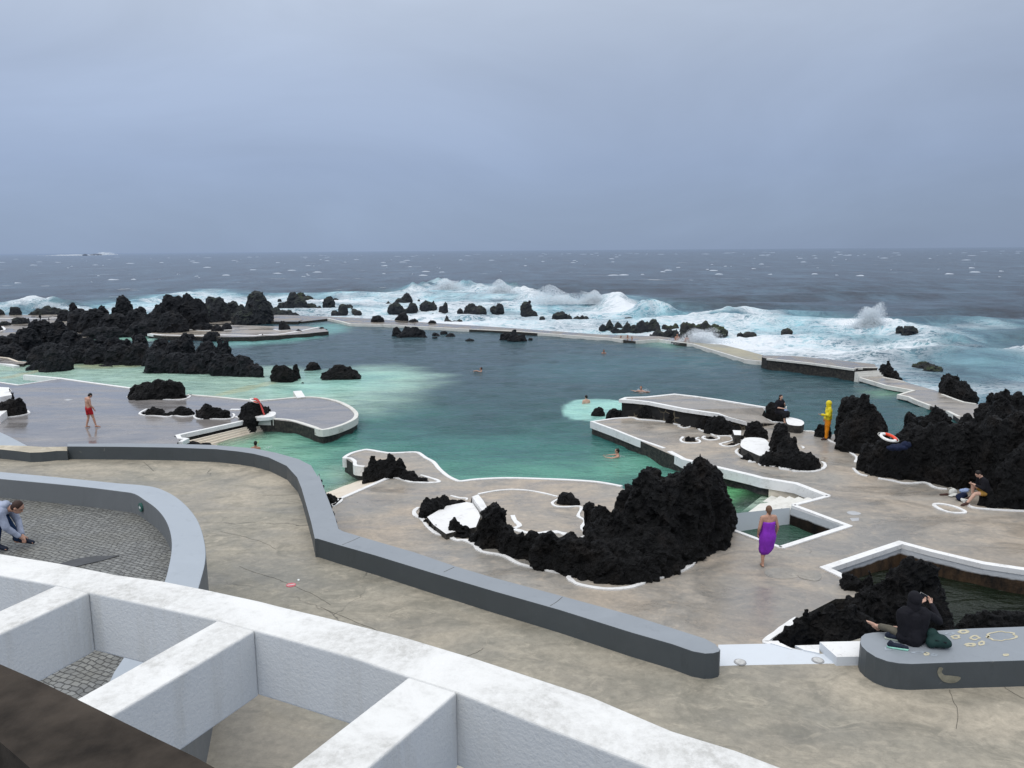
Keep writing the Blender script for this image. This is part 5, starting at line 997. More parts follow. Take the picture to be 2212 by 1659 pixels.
# ------------------------------------------------------------------ people
def m_skin(name, c):
    m = M(name); n = m.noise(14, 3)
    b = m.bsdf(m.mix(n, tuple(x*.88 for x in c), tuple(min(1, x*1.1) for x in c)), .5, .4)
    return m.done(b)
MAT['skin'] = m_skin('skin', (.48, .27, .19)); MAT['skin2'] = m_skin('tanned_skin', (.36, .17, .11)); MAT['skin3'] = m_skin('pale_skin', (.58, .36, .27))
def m_cloth(name, c, rough=.85, var=.18):
    m = M(name); n = m.noise(9, 5, .6)
    return m.done(m.bsdf(m.mix(m.mr(n, .3, .7), tuple(x*(1-var) for x in c), tuple(x*(1+var) for x in c)), rough, .25, m.bump(m.noise(28, 4), .35, .01)))
for k, c, r_ in [('c_red', (.42, .012, .02), .6), ('c_purple', (.26, .035, .50), .7), ('c_yellow', (.72, .58, .02), .45), ('c_orange', (.75, .25, .008), .5), ('c_black', (.008, .008, .012), .85), ('c_navy', (.008, .014, .04), .85), ('c_jeans', (.012, .035, .09), .9),
                 ('c_khaki', (.12, .11, .085), .9), ('c_ochre', (.36, .20, .045), .9), ('c_grey', (.34, .38, .48), .9), ('hair_dark', (.012, .009, .008), .5), ('hair_brown', (.045, .024, .018), .6), ('hair_fair', (.16, .09, .055), .6), ('c_green', (.01, .035, .032), .75), ('c_sole', (.55, .6, .5), .6),
                 ('c_mint', (.30, .62, .5), .6), ('c_shoe', (.012, .018, .035), .7), ('c_brownshoe', (.06, .03, .025), .7), ('c_white', (.66, .66, .62), .8), ('c_blue', (.28, .36, .55), .85), ('c_ringred', (.75, .07, .03), .45), ('c_ringwhite', (.8, .8, .78), .4), ('c_strap', (.62, .08, .07), .6), ('c_lime', (.6, .7, .05), .4)]:
    MAT[k] = m_cloth(k, c, r_)
BASE = dict(H=(0, .03, 1.62), N=(0, 0, 1.46), C=(0, 0, 1.28), W=(0, 0, 1.08), P=(0, 0, .94), SL=(-.175, 0, 1.41), SR=(.175, 0, 1.41), EL=(-.23, -.02, 1.13), ER=(.23, -.02, 1.13), WL=(-.25, .04, .89), WR=(.25, .04, .89),
            HL=(-.09, 0, .92), HR=(.09, 0, .92), KL=(-.1, .02, .49), KR=(.1, .02, .49), AL=(-.1, 0, .08), AR=(.1, 0, .08), TL=(-.12, .15, .03), TR=(.12, .15, .03))
def cap(bm, a, b, ra, rb, sub=2):
    a, b = Vector(a), Vector(b); 
    for p, r in ((a, ra), (b, rb)): ico(bm, Matrix.Translation(p) @ Matrix.Diagonal((r, r, r, 1)), sub)
    d = b-a; L_ = d.length
    if L_ > 1e-4:
        q = d.to_track_quat('Z', 'Y').to_matrix().to_4x4()
        bmesh.ops.create_cone(bm, cap_ends=True, segments=14, radius1=ra, radius2=rb, depth=L_, matrix=Matrix.Translation((a+b)/2) @ q)
def ell(bm, c, r, rot=None, sub=3):
    ico(bm, Matrix.Translation(Vector(c)) @ (rot or Matrix.Identity(4)) @ Matrix.Diagonal((*r, 1)), sub)
def lerp(a, b, t_): return Vector(a).lerp(Vector(b), t_)
def finish(name, bm, mat, parent, vox, kind, label=None, shift=(0, 0, 0)):
    me = bpy.data.meshes.new(name); bm.to_mesh(me); bm.free(); me.materials.append(MAT[mat])
    o = bpy.data.objects.new(name, me); link(o, parent); PEND.append((o, vox, kind))
    if label: o['label'] = label
    return o
def person(label, loc, yaw, J=None, skin='skin', hair='hair_dark', vox=.013, hf=(0, 1, 0), wear=(), group=None, scale=1.0, hairlong=0, palm=None, hood=None, bulk=1.0, fingers=True, feet=True, nohair=False):
    j = {k: Vector(v) for k, v in BASE.items()}
    for k, v in (J or {}).items(): j[k] = Vector(v)
    e = empty('person', tuple(loc), label, 'person', group, math.radians(yaw)); e.scale = (scale,)*3
    bm = bmesh.new(); b_ = bulk
    hfv = Vector(hf).normalized(); up_ = Vector((0, 0, 1)); rt = hfv.cross(up_).normalized(); up2 = rt.cross(hfv)
    rot = Matrix(((rt[0], hfv[0], up2[0], 0), (rt[1], hfv[1], up2[1], 0), (rt[2], hfv[2], up2[2], 0), (0, 0, 0, 1)))
    Hc = j['H']
    ell(bm, Hc+up2*.02, (.075, .092, .098), rot); ell(bm, Hc-up2*.045+hfv*.022, (.056, .065, .062), rot)
    cap(bm, Hc+hfv*.088, Hc+hfv*.104-up2*.028, .009, .014); ell(bm, Hc+hfv*.086+up2*.03, (.05, .012, .012), rot); ell(bm, Hc+hfv*.083-up2*.062, (.024, .012, .012), rot)
    for s_ in (-1, 1): ell(bm, Hc+rt*.077*s_-up2*.005, (.012, .02, .03), rot)
    cap(bm, j['N'], Hc-up2*.05-hfv*.015, .058*b_, .052)
    cap(bm, lerp(j['SL'], j['SR'], .12), lerp(j['SL'], j['SR'], .88), .07, .07)
    cap(bm, j['N']+Vector((0, 0, -.02)), j['C'], .07, .105*b_)
    for a, b in (('SL', 'HL'), ('SR', 'HR')):
        cap(bm, lerp(j[a], j['C'], .35), lerp(j['C'], j[b], .25), .085, .10*b_); cap(bm, lerp(j['C'], j[b], .25), lerp(j[b], j['W'], .25), .10*b_, .10*b_)
    cap(bm, j['C'], j['W'], .105*b_, .10*b_); cap(bm, j['W'], j['P'], .10*b_, .115*b_)
    for s_ in 'LR':
        S, E_, Wr, Hp, Kn, An, To = (j[c+s_] for c in ('S', 'E', 'W', 'H', 'K', 'A', 'T'))
        cap(bm, S, E_, .055*b_, .04); cap(bm, E_, lerp(E_, Wr, .3), .041, .042); cap(bm, lerp(E_, Wr, .3), Wr, .042, .026)
        cap(bm, Hp, lerp(Hp, Kn, .5), .095*b_, .075*b_); cap(bm, lerp(Hp, Kn, .5), Kn, .075*b_, .054); cap(bm, Kn, lerp(Kn, An, .3), .052, .056); cap(bm, lerp(Kn, An, .3), An, .056, .034)
        if feet:
            cap(bm, An, An+Vector((0, 0, -.03)), .034, .036); cap(bm, An-(To-An)*.25+Vector((0, 0, -.045)), lerp(An, To, .4)+Vector((0, 0, -.02)), .032, .034); cap(bm, lerp(An, To, .3), To, .036, .026)
            sd_ = Vector((-(To-An).y, (To-An).x, 0)).normalized()
            for q in (-1, -.4, .2, .7): cap(bm, To+sd_*.022*q, To+sd_*.03*q+(To-An).normalized()*.035, .012, .011)
        d_ = (Wr-E_).normalized(); pn = Vector((palm or {}).get(s_, (1 if s_ == 'L' else -1, 0, 0))); lat = d_.cross(pn).normalized(); pn = lat.cross(d_)
        cap(bm, Wr, Wr+d_*.03, .026, .027)
        for q in (-.6, 0, .6): cap(bm, Wr+d_*.025+lat*.02*q, Wr+d_*.085+lat*.03*q, .018, .014)
        if fingers:
            fl = (.060, .070, .075, .066)
            for n_, q in enumerate((-1.35, -.45, .45, 1.35)):
                p0 = Wr+d_*.09+lat*.019*q; p1 = p0+(d_*.92+pn*.35)*fl[n_]*.5; p2 = p1+(d_*.55+pn*.8)*fl[n_]*.45
                cap(bm, p0, p1, .0095, .009, 1); cap(bm, p1, p2, .009, .008, 1)
            tdir = (d_*.6+lat*.75+pn*.25).normalized(); q0 = Wr+d_*.035+lat*.028
            cap(bm, q0, q0+tdir*.04, .013, .011, 1); cap(bm, q0+tdir*.04, q0+tdir*.04+(d_*.9+lat*.2+pn*.3)*.03, .011, .009, 1)
    finish('body', bm, skin, e, vox, ('body', 0))
    if not nohair:
        bm = bmesh.new(); ell(bm, Hc+up2*.032-hfv*.014, (.083, .093, .098), rot); ell(bm, Hc-hfv*.045+up2*.0, (.072, .058, .085), rot)
        if hairlong:
            cap(bm, Hc-hfv*.07, Hc-hfv*.085-up_*hairlong, .05, .028)
            if hairlong > .15:
                for s_ in (-1, 1): cap(bm, Hc+rt*.06*s_-hfv*.03, Hc+rt*.085*s_-up_*hairlong-hfv*.02, .035, .028)
        finish('hair', bm, hair, e, max(.011, vox), ('cloth', .006, 3.3))
        for s_ in (-1, 1):
            bm2 = bmesh.new(); ell(bm2, Hc+rt*.03*s_+hfv*.088+up2*.008, (.012, .006, .007), rot, 2)
            me = bpy.data.meshes.new('eye'); bm2.to_mesh(me); bm2.free(); me.materials.append(MAT['hair_dark']); link(bpy.data.objects.new('eye', me), e)
    for nm_, mt, segs, amp in wear:
        bm = bmesh.new()
        for sg in segs:
            if sg[0] == 'ell': ell(bm, j[sg[1]]+Vector(sg[2]), sg[3], rot if len(sg) > 4 else None); continue
            a, b, ta, tb, ra, rb = sg; cap(bm, lerp(j[a], j[b], ta), lerp(j[a], j[b], tb), ra, rb)
        finish(nm_, bm, mt, e, vox, ('cloth', amp, hash(nm_) % 7))
    return e
def torso(k, r=1.0): return [('SL', 'SR', .1, .9, .078*r, .078*r), ('SL', 'HL', .12, .85, .105*r, .115*r), ('SR', 'HR', .12, .85, .105*r, .115*r), ('C', 'W', 0, 1, .125*r, .125*r), ('N', 'C', .3, 1, .07*r, .12*r)]
def sleeves(t_, r=1.0, t2=0):
    o_ = []
    for s_ in 'LR':
        o_.append(('S'+s_, 'E'+s_, 0, min(1, t_), .07*r, .058*r))
        if t2: o_.append(('E'+s_, 'W'+s_, 0, t2, .056*r, .042*r))
    return o_
def legs(t_, r=1.0, t2=0, hip=True):
    o_ = [('P', 'W', 0, .45, .135*r, .125*r), ('HL', 'HR', 0, 1, .115*r, .115*r)] if hip else []
    for s_ in 'LR':
        o_.append(('H'+s_, 'K'+s_, 0, min(1, t_), .108*r, .085*r if t_ < 1 else .07*r))
        if t2: o_.append(('K'+s_, 'A'+s_, 0, t2, .068*r, .062*r))
    return o_
def shoes(mt='c_shoe', sole='c_sole'): return [('shoe', mt, [('A'+s_, 'T'+s_, -.25, .3, .05, .052), ('A'+s_, 'T'+s_, .3, 1.1, .048, .036)], 0.0) for s_ in 'LR']
def P2(win, x, y, z): return at(*D(win, [(x, y)])[0], z)
# man in red shorts
person('man in red swim shorts walking barefoot on the flooded grey deck, head bowed', P2(5, 985, 785, 0), -38,
       dict(H=(0, .13, 1.55), N=(0, .03, 1.43), AL=(-.13, -.12, .08), KL=(-.11, .0, .48), TL=(-.15, .03, .03), KR=(.13, .12, .5), AR=(.2, .18, .08), TR=(.26, .33, .03), EL=(-.25, .05, 1.15), WL=(-.2, .22, .98), ER=(.25, .0, 1.13), WR=(.22, .15, .9)), 'skin', 'hair_dark', .02, (0, .8, -.6),
       [('swim_shorts', 'c_red', legs(.55, 1.08), .012)], bulk=1.15)
# woman in purple wrap
pe = person('woman in a strapless purple wrap walking barefoot away past the basin', P2(10, 1742, 868, 0), 8,
       dict(H=(.02, .05, 1.60), AL=(-.1, .0, .08), TL=(-.08, .14, .03), KL=(-.09, .06, .48), KR=(.09, .10, .5), AR=(.07, .30, .2), TR=(.1, .40, .10), EL=(-.26, -.03, 1.14), ER=(.26, -.03, 1.14), WL=(-.25, .05, .93), WR=(.26, .06, .9)), 'skin', 'hair_fair', .014, (.25, .95, -.1), (), hairlong=.12, bulk=1.12, scale=.97)
def wrap_dress(par, rings, mat):
    V = []; Fc = []; n = 48
    for i, (z_, rx, ry, cx, cy) in enumerate(rings):
        for k in range(n):
            a = 2*math.pi*k/n; fold = 1+.05*math.sin(a*6+z_*11)*min(1, (1.3-z_)*1.3)+.03*math.sin(a*11-z_*17)
            V.append((cx+rx*fold*math.cos(a), cy+ry*fold*math.sin(a), z_+(.05*math.sin(a+1.0) if i == len(rings)-1 else 0)))
    for i in range(len(rings)-1):
        for k in range(n): Fc.append((i*n+k, i*n+(k+1) % n, (i+1)*n+(k+1) % n, (i+1)*n+k))
    me = bpy.data.meshes.new('wrap_dress'); me.from_pydata(V, [], [f[::-1] for f in Fc]); me.materials.append(MAT[mat]); me.shade_smooth()
    o = bpy.data.objects.new('wrap_dress', me); sd_ = o.modifiers.new('s', 'SOLIDIFY'); sd_.thickness = .012; return link(o, par)
rr_ = [(1.31, .185, .135, 0, 0), (1.27, .195, .145, 0, 0), (1.18, .19, .14, 0, 0), (1.08, .18, .135, 0, 0), (.98, .205, .16, 0, 0), (.88, .225, .18, 0, 0), (.76, .22, .175, 0, .01), (.64, .205, .17, 0, .03), (.54, .19, .17, 0, .05), (.46, .17, .16, -.01, .07), (.41, .15, .15, -.01, .08)]
wrap_dress(pe, rr_, 'c_purple')
# person in yellow jacket
hoodc = [('ell', 'H', (0, -.02, .015), (.115, .125, .135)), ('N', 'H', .0, .6, .11, .11)]
person('person in hooded yellow rain jacket and orange waterproof trousers, one hand held out', P2(9, 548, 712, 0), 78,
       dict(EL=(-.24, .02, 1.15), WL=(-.2, .32, 1.16), ER=(.23, .02, 1.13), WR=(.23, .1, .9), AR=(.13, -.03, .08), TR=(.16, .12, .03), AL=(-.08, .06, .08), TL=(-.1, .22, .03)), 'skin2', 'hair_dark', .018, (0, 1, -.1),
       [('rain_trousers', 'c_orange', legs(1, 1.05, .93), .02), ('rain_jacket', 'c_yellow', torso(1, 1.12)+sleeves(1, 1.12, .92)+[('P', 'W', .25, 1, .155, .145)], .03), ('hood', 'c_yellow', hoodc, .01)]+shoes('c_brownshoe'), palm={'L': (0, 0, 1)})
# woman in black on the rock
sit = dict(P=(0, 0, .5), W=(0, .02, .64), C=(0, .03, .84), N=(0, .02, 1.0), H=(0, .06, 1.17), SL=(-.18, .02, .96), SR=(.18, .02, .96), EL=(-.27, .08, .7), ER=(.27, .06, .7), WL=(-.06, .26, .86), WR=(.06, .30, .66),
           HL=(-.1, .02, .48), HR=(.1, .02, .48), KL=(-.13, .40, .44), KR=(.13, .40, .44), AL=(-.14, .42, .06), AR=(.14, .46, .06), TL=(-.15, .57, .03), TR=(.16, .60, .03))
e = person('woman in black dress with long dark hair sitting on the rock at the water', P2(8, 2025, 348, .12), 212, sit, 'skin3', 'hair_dark', .018, (.1, 1, -.25),
       [('dress', 'c_black', torso(1, 1.18)+sleeves(.9, 1.25)+legs(.95, 1.35)+[('KL', 'KR', 0, 1, .11, .11), ('W', 'P', 0, 1, .17, .18), ('KL', 'AL', 0, .35, .1, .1), ('KR', 'AR', 0, .35, .1, .1)], .012)], hairlong=.26, bulk=1.2, palm={'R': (0, 0, 1)})
# seated woman in shorts
s2 = dict(P=(0, 0, .46), W=(0, .06, .6), C=(0, .13, .76), N=(0, .2, .92), H=(0, .30, 1.04), SL=(-.16, .18, .88), SR=(.16, .18, .88), EL=(-.2, .22, .62), ER=(.2, .22, .62), WL=(-.07, .42, .70), WR=(.07, .44, .68),
          HL=(-.09, .02, .44), HR=(.09, .02, .44), KL=(-.14, .42, .42), KR=(.1, .40, .66), AL=(-.16, .66, .09), AR=(.1, .37, .25), TL=(-.18, .80, .04), TR=(.1, .51, .19))
person('person in black top and ochre shorts sitting on the rock looking at a phone', P2(9, 1885, 1262, 0)+np.array([0, .0, 0]), 84, s2, 'skin3', 'hair_dark', .015, (0, .8, -.7),
       [('shorts', 'c_ochre', legs(.5, 1.05), .008), ('top', 'c_black', torso(1, 1.08)+sleeves(1, 1.1, .8), .01)]+shoes('c_brownshoe'), palm={'L': (0, 0, 1), 'R': (0, 0, 1)})
# hooded person on the bench
s3 = dict(P=(0, 0, .12), W=(0, .02, .28), C=(0, .04, .48), N=(0, .06, .64), H=(.02, .1, .80), SL=(-.18, .04, .58), SR=(.18, .05, .58), EL=(-.1, .25, .4), ER=(.50, .14, .36), WL=(.28, .42, .57), WR=(.47, .40, .56),
          HL=(-.1, .03, .11), HR=(.1, .03, .11), KL=(-.34, .22, .16), KR=(.33, .30, .12), AL=(-.42, .52, .05), AR=(-.05, .42, .06), TL=(-.56, .52, .12), TR=(-.2, .48, .05))
hp = P2(11, 1350, 1040, zt)
person('person in a black hooded top sitting on the grey bench wall taking a picture', hp, -4, s3, 'skin3', 'hair_dark', .011, (.25, .95, -.1),
       [('trousers', 'c_khaki', legs(1, 1.0, .55), .008), ('hoodie', 'c_black', torso(1, 1.16)+sleeves(1, 1.12, .93)+[('P', 'W', -.2, 1, .175, .15), ('HL', 'HR', -.2, 1.2, .13, .13)], .012), ('hood', 'c_black', [('ell', 'H', (0, -.025, .015), (.118, .13, .135)), ('N', 'H', .0, .5, .11, .115)], .008)], palm={'L': (.3, .3, .9), 'R': (-.6, .3, .6)}, scale=.93)
cz_, sz_ = math.cos(math.radians(-4)), math.sin(math.radians(-4))
def loc2w(p0, yaw, v): c_, s_ = math.cos(math.radians(yaw)), math.sin(math.radians(yaw)); return np.array([p0[0]+c_*v[0]-s_*v[1], p0[1]+s_*v[0]+c_*v[1], p0[2]+v[2]])
def rbox(name, size, mat, bev=.01, parent=None, mtx=None):
    bm = bmesh.new(); bmesh.ops.create_cube(bm, size=1.0, matrix=(mtx or Matrix.Identity(4)) @ Matrix.Diagonal((*size, 1))); bmesh.ops.bevel(bm, geom=bm.edges[:], offset=bev, segments=2, affect='EDGES')
    me = bpy.data.meshes.new(name); bm.to_mesh(me); bm.free(); me.materials.append(MAT[mat]); return link(bpy.data.objects.new(name, me), parent)
MAT['c_phone'] = m_plain('phone_black', (.01, .01, .012), .2, .1); MAT['c_rim'] = m_plain('phone_rim', (.6, .6, .58), .3, .1)
ph = empty('mobile_phone', tuple(loc2w(hp, -4, (.36*.93, .49*.93, .67*.93))), 'dark phone with pale rim held up by the person in the black hood', 'phone'); ph.rotation_euler = (math.radians(-12), math.radians(28), math.radians(-4))
rbox('phone_case', (.155, .009, .078), 'c_rim', .004, ph); rbox('phone_screen', (.147, .004, .072), 'c_phone', .0015, ph, Matrix.Translation((0, -.005, 0)))
# boy bending to his shoe
s4 = dict(P=(0, -.34, .58), W=(0, -.22, .67), C=(0, -.04, .72), N=(0, .10, .72), H=(0, .27, .72), SL=(-.16, .06, .68), SR=(.16, .06, .68), EL=(-.2, .14, .42), ER=(.16, .14, .42), WL=(-.03, .28, .21), WR=(.05, .28, .21),
          HL=(-.09, -.33, .56), HR=(.09, -.33, .56), KL=(-.1, .0, .52), KR=(.1, -.02, .44), AL=(-.06, .20, .13), AR=(.1, -.10, .09), TL=(-.06, .40, .07), TR=(.12, .06, .04))
person('boy in grey hooded sweatshirt and jeans crouching on the cobbles to tie his shoe', P2(0, 12, 1184, TZ), -84, s4, 'skin', 'hair_brown', .011, (0, .85, -.55),
       [('jeans', 'c_jeans', legs(1, 1.0, .95), .006), ('hoodie', 'c_grey', torso(1, 1.04)+sleeves(1, 1.08, .88)+[('ell', 'N', (0, -.03, .05), (.11, .09, .07))], .01)]+shoes('c_shoe'), palm={'L': (0, 0, -1), 'R': (0, 0, -1)})
bm = bmesh.new(); pb = P2(0, 12, 1184, TZ)
# bathers
def bather(label, win, x, y, yaw, sub=1.33, J=None, skin='skin', hair='hair_dark', grp='bathers in the pool', **kw):
    p = P2(win, x, y, POOLZ); p[2] = POOLZ-sub
    dep = (p-CAM)@fwd
    return person(label, p, yaw, J, skin, hair, max(.018, dep*.0005), kw.pop('hf', (0, 1, 0)), kw.pop('wear', ()), grp, fingers=dep < 55, **kw)
fr_ = dict(WL=(-.12, .5, 1.36), WR=(.12, .55, 1.36), EL=(-.28, .25, 1.36), ER=(.28, .28, 1.36))
bather('bather seen from behind at the pale round shelf, shoulders out of the water', 8, 350, 192, 10, 1.27, hf=(-.3, 1, 0), skin='skin3')
bather('swimmer with splashing arms behind the raised platform', 8, 828, 92, 160, 1.38, dict(WL=(-.5, .2, 1.42), WR=(.55, .05, 1.42), EL=(-.3, .12, 1.38), ER=(.32, .08, 1.38)))
bather('swimmer doing breaststroke with both arms forward in the green water', 8, 625, 662, 82, 1.36, fr_)
bather('swimmer stretching one arm in the middle of the pool', 0, 1040, 803, 80, 1.40, dict(WL=(-.1, .65, 1.42), EL=(-.2, .35, 1.5), WR=(.3, -.3, 1.35)), hair='hair_brown')
bather('snorkeller with lime yellow mask strap just beyond the grey curved wall', 6, 848, 1010, 0, 1.40, wear=[('mask_strap', 'c_lime', [('ell', 'H', (0, 0, .0), (.088, .1, .018)), ('H', 'SR', .1, .11, .02, .02)], 0), ('snorkel', 'c_lime', [('ell', 'H', (.13, .0, .08), (.014, .014, .07)), ('ell', 'H', (.1, .04, .03), (.05, .014, .014))], 0)], skin='skin2')
bather('bather by the sea wall, leftmost of the three heads', 3, 976, 878, 150, 1.28, skin='skin2'); bather('bather by the sea wall, middle of the three heads', 3, 1034, 880, 170, 1.18, skin='skin2', hair='hair_brown'); bather('bather by the sea wall, rightmost of the three heads', 3, 1070, 887, 200, 1.25, skin='skin')
bather('lone bather in the open pool with only the head out', 3, 828, 988, 180, 1.42, skin='skin2')
bather('bare chested man standing waist deep, left of the two at the wall', 3, 1460, 897, 185, .88, dict(WR=(-.3, .05, .85), EL=(-.3, 0, 1.13)), skin='skin2', bulk=1.15); bather('bare backed man standing waist deep, right of the two at the wall', 3, 1545, 911, 10, .88, skin='skin2', bulk=1.1)
# water disturbance beside swimmers
def ripple(label, win, x, y, rx, ry, n, z=POOLZ+.012):
    rr = random.Random(n); V = []; Fc = []
    for i in range(n):
        cx, cy = x+rr.gauss(0, rx*.5), y+rr.gauss(0, ry*.4); a0 = len(V); w_ = rr.uniform(.1, .3)*rx*.5; h_ = rr.uniform(.12, .35)*ry*.5
        for k in range(6):
            a = k*math.pi/3; p = at(*D(win, [(cx+w_*math.cos(a)*(.7+.5*rr.random()), cy+h_*math.sin(a)*(.7+.5*rr.random()))])[0], z); V.append(tuple(p+np.array([0, 0, .002*i+.01*rr.random()])))
        Fc.append(tuple(a0+k for k in range(6))[::-1])
    o = mesh('splash', V, Fc, MAT['spray']); centre(o); tag(o, label, 'splash'); o['kind'] = 'stuff'
ripple('white splash around the swimmer behind the platform', 8, 840, 92, 80, 14, 60); ripple('faint splash behind the snorkeller', 6, 1000, 1005, 60, 30, 25); ripple('ripples around the breaststroke swimmer', 8, 640, 660, 80, 14, 16); ripple('small splash by the swimmer in the middle of the pool', 0, 1028, 803, 14, 3, 16)
# ------------------------------------------------------------------ life rings
def on_blob(win, b, x, y, z0=0.0, dz=0.0):
    C, R, ry, zt_, h, pw, dep = blob_world(win, b, z0); d = ray(*D(win, [(x, y)])[0]); t_ = (C-CAM)@np.array([h[0], h[1], 0])/(d@np.array([h[0], h[1], 0])); return CAM+d*t_
def life_ring(label, c, rot, r=.37, tr=.075, strap=False, red=((-.2, 1.9),)):
    e = empty('life_ring', tuple(c), label, 'life ring'); e.rotation_euler = rot
    def tor(name, a0, a1, rad, mat, n=40):
        V = []; Fc = []; m_ = 12; full = a1-a0 > 6.2
        for i in range(n+(0 if full else 1)):
            a = a0+(a1-a0)*i/n
            for k in range(m_):
                b = 2*math.pi*k/m_; V.append(((r+rad*math.cos(b))*math.cos(a), (r+rad*math.cos(b))*math.sin(a), rad*.8*math.sin(b)))
        N_ = n if full else n
        for i in range(N_):
            for k in range(m_):
                i2 = (i+1) % n if full else i+1
                Fc.append((i*m_+k, i2*m_+k, i2*m_+(k+1) % m_, i*m_+(k+1) % m_))
        me = bpy.data.meshes.new(name); me.from_pydata(V, [], Fc); me.materials.append(MAT[mat]); me.shade_smooth(); return link(bpy.data.objects.new(name, me), e)
    tor('ring', 0, 2*math.pi, tr, 'c_ringwhite')
    for a0, a1 in red: tor('red_band', a0, a1, tr+.006, 'c_ringred', 16)
    bm = bmesh.new()
    for k in range(24):
        a, b = k*2*math.pi/24, (k+1)*2*math.pi/24; f_ = lambda q: (r+tr+.02+.03*abs(math.sin(2*q)))
        cap(bm, (f_(a)*math.cos(a), f_(a)*math.sin(a), .01), (f_(b)*math.cos(b), f_(b)*math.sin(b), .01), .009, .009, 1)
    me = bpy.data.meshes.new('rope'); bm.to_mesh(me); bm.free(); me.materials.append(MAT['c_white']); link(bpy.data.objects.new('rope', me), e)
    if strap:
        V = []; Fc = []
        for i in range(13):
            t_ = i/12; x_ = -.05+.75*t_; z_ = .1+.05*math.sin(t_*6)-.55*t_*t_; wd = .07+.03*math.sin(t_*9)
            V += [(x_, -.1-wd-.12*t_, z_), (x_, -.1+wd-.12*t_, z_+.03)]
        Fc = [(2*i, 2*i+1, 2*i+3, 2*i+2) for i in range(12)]
        me = bpy.data.meshes.new('red_strap'); me.from_pydata(V, [], Fc); me.materials.append(MAT['c_strap']); me.shade_smooth(); o = bpy.data.objects.new('red_strap', me); s_ = o.modifiers.new('s', 'SOLIDIFY'); s_.thickness = .02; link(o, e)
    return e
life_ring('white life ring with orange bands lying on the right black rock mass', on_blob(9, (1000, 1030, 700, 130, .9), 1000, 658, 0)+np.array([0, -.6, .0]), (.3, .1, .2), red=((-.9, 1.5),), r=.25, tr=.06)
life_ring('white life ring with a red strap lying on the left deck rock', on_blob(6, (880, 690, 510, 110, .8), 845, 500, 0)+np.array([0, -.1, .06]), (.1, .38, .1), strap=True, red=((.2, 2.2), (-1.6, -.6)), r=.2, tr=.05)
# ------------------------------------------------------------------ belongings
def soft(name, label, cat, c, parts, vox=.012, rz=0, amp=.01):
    e = empty(name, tuple(c), label, cat, rz=rz)
    for nm_, mt, caps in parts:
        bm = bmesh.new()
        for q in caps:
            if len(q) == 4: cap(bm, q[0], q[1], q[2], q[3])
            else: ell(bm, q[0], q[1])
        finish(nm_, bm, mt, e, vox, ('cloth', amp, len(nm_)))
    return e
soft('backpack', 'dark green backpack slumped on the grey bench wall', 'backpack', P2(11, 1545, 1068, zt), [('bag', 'c_green', [((0, 0, .11), (.17, .14, .11)), ((-.06, .07, .19), (.10, .09, .09)), ((.08, -.04, .09), (.12, .1, .09)), ((-.12, -.02, .09), (.08, .1, .09))]), ('strap', 'c_black', [((-.1, -.1, .17), (.05, -.13, .14), .014, .014), ((.05, -.13, .14), (.17, -.06, .08), .014, .014)])])
soft('sports_shoe', 'navy sports shoe with mint sole on the bench wall, nearer one', 'shoe', P2(11, 1232, 1082, zt), [('upper', 'c_shoe', [((-.1, .04, .055), (.04, -.01, .05), .042, .04), ((.04, -.01, .05), (.14, -.05, .04), .04, .03), ((-.09, .035, .09), (-.08, .03, .08), .036, .036)]), ('sole', 'c_mint', [((-.12, .045, .016), (.15, -.055, .016), .022, .022), ((-.1, .02, .016), (.13, -.08, .016), .022, .018)])], amp=0)
soft('sports_shoe', 'navy sports shoe on the bench wall, behind the nearer one', 'shoe', P2(11, 1215, 1020, zt), [('upper', 'c_shoe', [((-.1, .05, .07), (.04, -.01, .06), .042, .04), ((.04, -.01, .06), (.14, -.06, .05), .04, .03), ((-.09, .04, .10), (-.08, .035, .09), .036, .036)]), ('sole', 'c_sole', [((-.12, .055, .02), (.14, -.06, .018), .024, .02)])], amp=0)
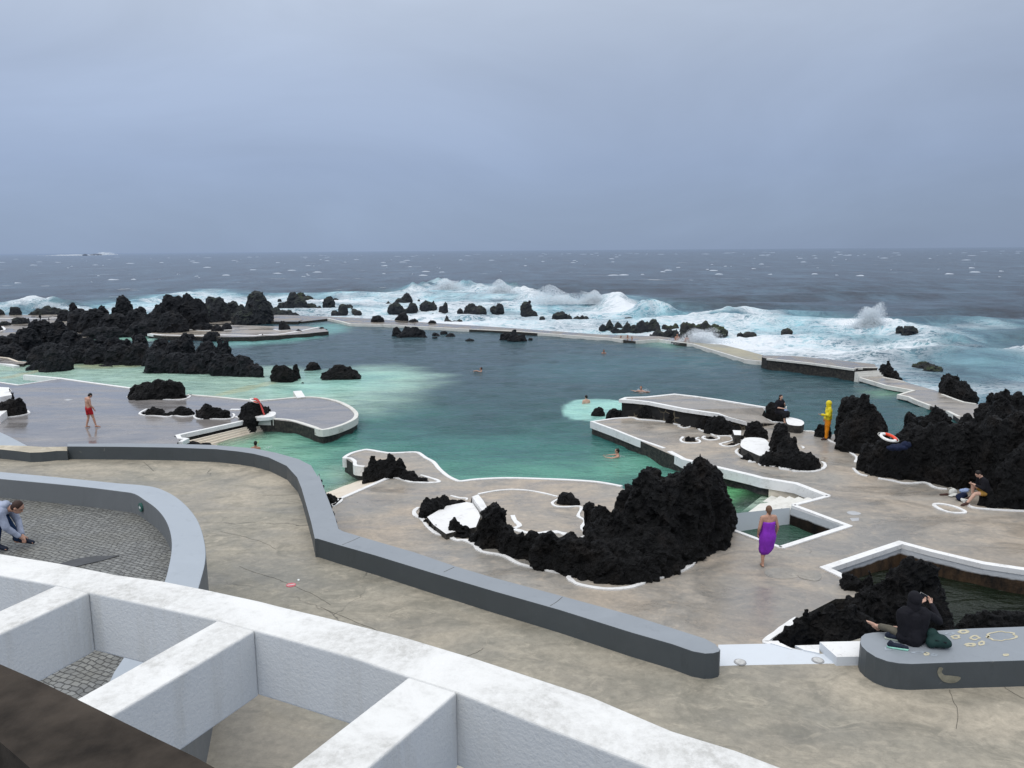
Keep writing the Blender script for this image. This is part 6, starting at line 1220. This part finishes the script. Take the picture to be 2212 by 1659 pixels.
soft('tote_bag', 'cream tote bag with handles leaning at the rock foot', 'bag', P2(9, 1610, 1185, 0), [('bag', 'c_white', [((0, 0, .13), (.14, .08, .14)), ((.05, -.08, .06), (.13, .09, .06)), ((-.12, -.1, .04), (.08, .06, .03))]), ('handle', 'c_white', [((-.12, 0, .15), (-.17, 0, .28), .01, .01), ((-.17, 0, .28), (-.05, 0, .30), .01, .01), ((-.05, 0, .30), (-.02, 0, .22), .01, .01)])])
soft('towel', 'blue and white patterned towel over the bags', 'towel', P2(9, 1700, 1175, .1), [('cloth', 'c_blue', [((0, 0, .14), (.15, .12, .07)), ((.1, .03, .17), (.09, .09, .05)), ((-.05, -.08, .08), (.08, .06, .06))])])
soft('backpack', 'navy backpack lying before the person in ochre shorts', 'backpack', P2(9, 1670, 1222, 0), [('bag', 'c_navy', [((0, 0, .12), (.14, .12, .12)), ((.13, .06, .16), (.16, .10, .10)), ((-.05, -.05, .09), (.09, .09, .09))])])
soft('plastic_bag', 'crumpled white bag beside the brown shoe', 'bag', P2(9, 1705, 1238, 0), [('bag', 'c_white', [((0, 0, .06), (.1, .07, .07)), ((.08, .02, .05), (.08, .06, .06)), ((-.06, .03, .08), (.05, .05, .05))])], amp=.02)
soft('sandal', 'flat dark sandal lying on the deck left of the bags', 'sandal', P2(9, 1540, 1180, 0), [('sandal_sole', 'c_brownshoe', [((-.13, 0, .02), (.1, .02, .02), .04, .05)])], amp=0)
soft('dark_coat', 'crumpled dark clothing with pale trim under the orange life ring', 'clothing', on_blob(9, (1000, 1030, 700, 130, .9), 1040, 715, 0)+np.array([0, -1.0, 0]), [('cloth', 'c_navy', [((0, 0, 0), (.35, .2, .12)), ((.25, 0, .08), (.2, .15, .12)), ((-.2, .05, -.04), (.18, .15, .1))])], amp=.03)
soft('drink_cup', 'small cup and bag held by the woman in black', 'cup', loc2w(P2(8, 2025, 348, .12), 212, (.03, .42, .64)), [('cup', 'c_white', [((0, 0, .04), (0, 0, .12), .03, .035)]), ('pouch', 'c_blue', [((0, .02, -.04), (.09, .05, .05))])], amp=0)
flush()
